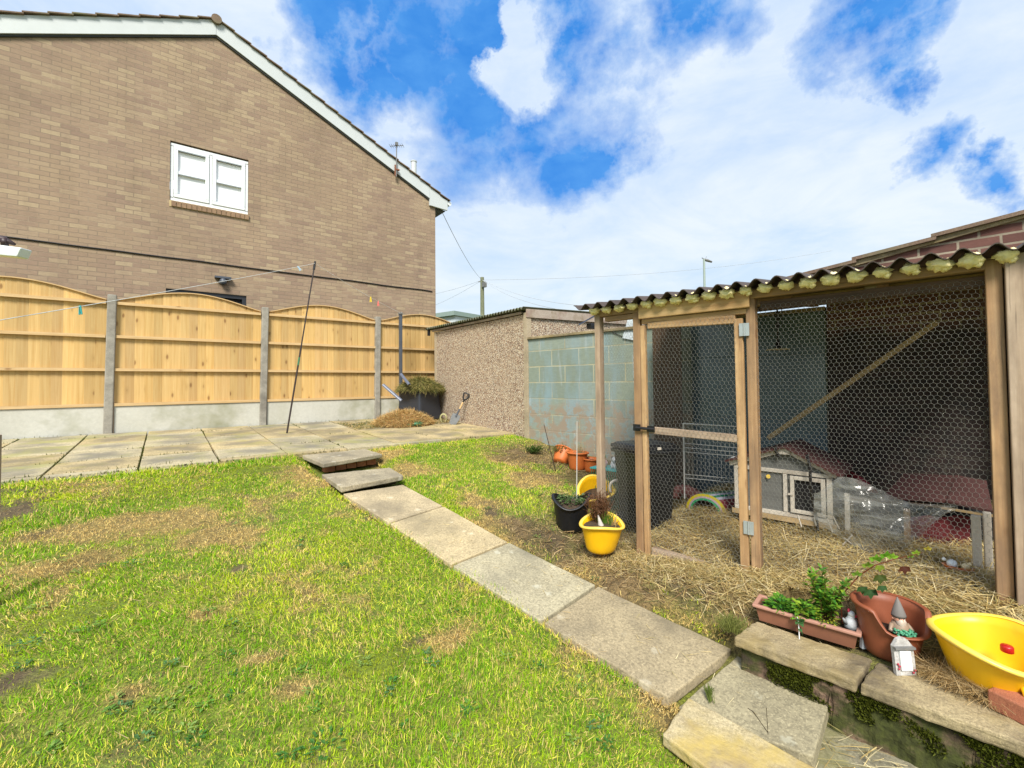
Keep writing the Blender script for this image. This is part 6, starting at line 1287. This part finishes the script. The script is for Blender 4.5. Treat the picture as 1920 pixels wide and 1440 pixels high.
# ------------------------------------------------------------------ distant things
def far(px, py, k): return ray(px, py)*k
tp = empty('telephone_pole', V((0, 0, 0)), 'greenish timber telephone pole rising behind the garage', 'telephone pole')
t0 = far(904, 520, 26); tb_ = V((t0.x, t0.y, -2.0)); tp.location = tb_; WL[tp.name] = tb_
mb = MB(); mb.tube([tb_, t0], [.16, .105], 12); mb.build('pole', conc('pole_timber', C(120, 124, 96), C(150, 152, 120), C(96, 112, 70), 4), tp)
mb = MB(); mb.box(far(908, 534, 25.8), (.22, .2, .26)); mb.build('junction_box', M['grey'], tp)
mb = MB(); mb.tube([t0+V((0, 0, -.25))-CR*.22, t0+V((0, 0, -.25))+CR*.22], .03, 6); mb.build('wire_bracket', M['grey'], tp)
for (px, py, k, lb_) in ((822, 383, 11.5, 'overhead wire from the telephone pole up to the house eaves'), (1560, 470, 34, 'overhead wire from the telephone pole out to the upper right'), (700, 600, 30, 'overhead wire from the telephone pole to the lower left'), (700, 553, 34, 'faint overhead wire level behind the house from the pole'), (1060, 582, 14, 'overhead wire from the pole falling steeply to the right'), (1090, 573, 18, 'overhead wire from the pole falling gently to the right')):
    e = far(px, py, k); mb = MB(); mb.tube(cat_pts(t0+V((0, 0, -.15)), e, .25 if k < 30 else .5, 20), .009, 4); mb.build('overhead_wire', M['skycable'], label=lb_, cat='wire', group='wires at the telephone pole')
sl_ = empty('street_lamp', V((0, 0, 0)), 'slim pale street lamp beyond the corrugated run roof', 'street lamp'); t0 = far(1320, 486, 32); tb_ = V((t0.x, t0.y, -2)); sl_.location = tb_; WL[sl_.name] = tb_
mb = MB(); mb.tube([tb_, t0], [.11, .07], 10); mb.build('column', M['grey'] if 0 else plain('lamp_column', C(170, 186, 176), .5), sl_)
mb = MB(); mb.tube([t0, t0+CR*.2+V((0, 0, -.08)), t0+CR*.55+V((0, 0, -.2))], [.05, .1, .06], 8, sx=1.3); mb.build('lantern', M['grey'], sl_, smooth=True)
mb = MB(); mb.tube([t0+V((0, 0, .0)), t0+V((0, 0, .1))-CR*.15], .03, 6); mb.tube([t0+CR*.1, t0+CR*.18+V((0, 0, .2))], .012, 5); mb.build('sensor', M['grey'], sl_)
a = far(816, 600, 24); b_ = far(853, 600, 22); dh = empty('distant_building', V(((a.x+b_.x)/2, (a.y+b_.y)/2, -2)), 'small white flat roofed building glimpsed between house and garage', 'building')
p1 = far(770, 598, 24); p2 = far(853, 598, 22); dd = (p2-p1).normalized(); bk = V((-dd.y, dd.x, 0)); bk = bk if bk.dot(CF) > 0 else -bk
tz = far(853, 592, 22).z; mb = MB(); A = [V((p1.x, p1.y, -2)), V((p2.x, p2.y, -2)), V((p2.x, p2.y, -2))+bk*5, V((p1.x, p1.y, -2))+bk*5]; mb.hexa(A+[V((p.x, p.y, tz)) for p in A]); mb.build('wall', M['upvc'] if 0 else plain('far_white_render', C(226, 236, 240), .8, .02), dh)
mb = MB(); A = [V((p.x, p.y, tz+.0))+(p-(A[0]+A[2])/2).normalized()*.2 for p in A]; mb.hexa([V((p.x, p.y, tz+.01)) for p in A]+[V((p.x, p.y, tz+.22)) for p in A]); mb.build('roof', plain('far_roof', C(150, 170, 162), .8), dh)
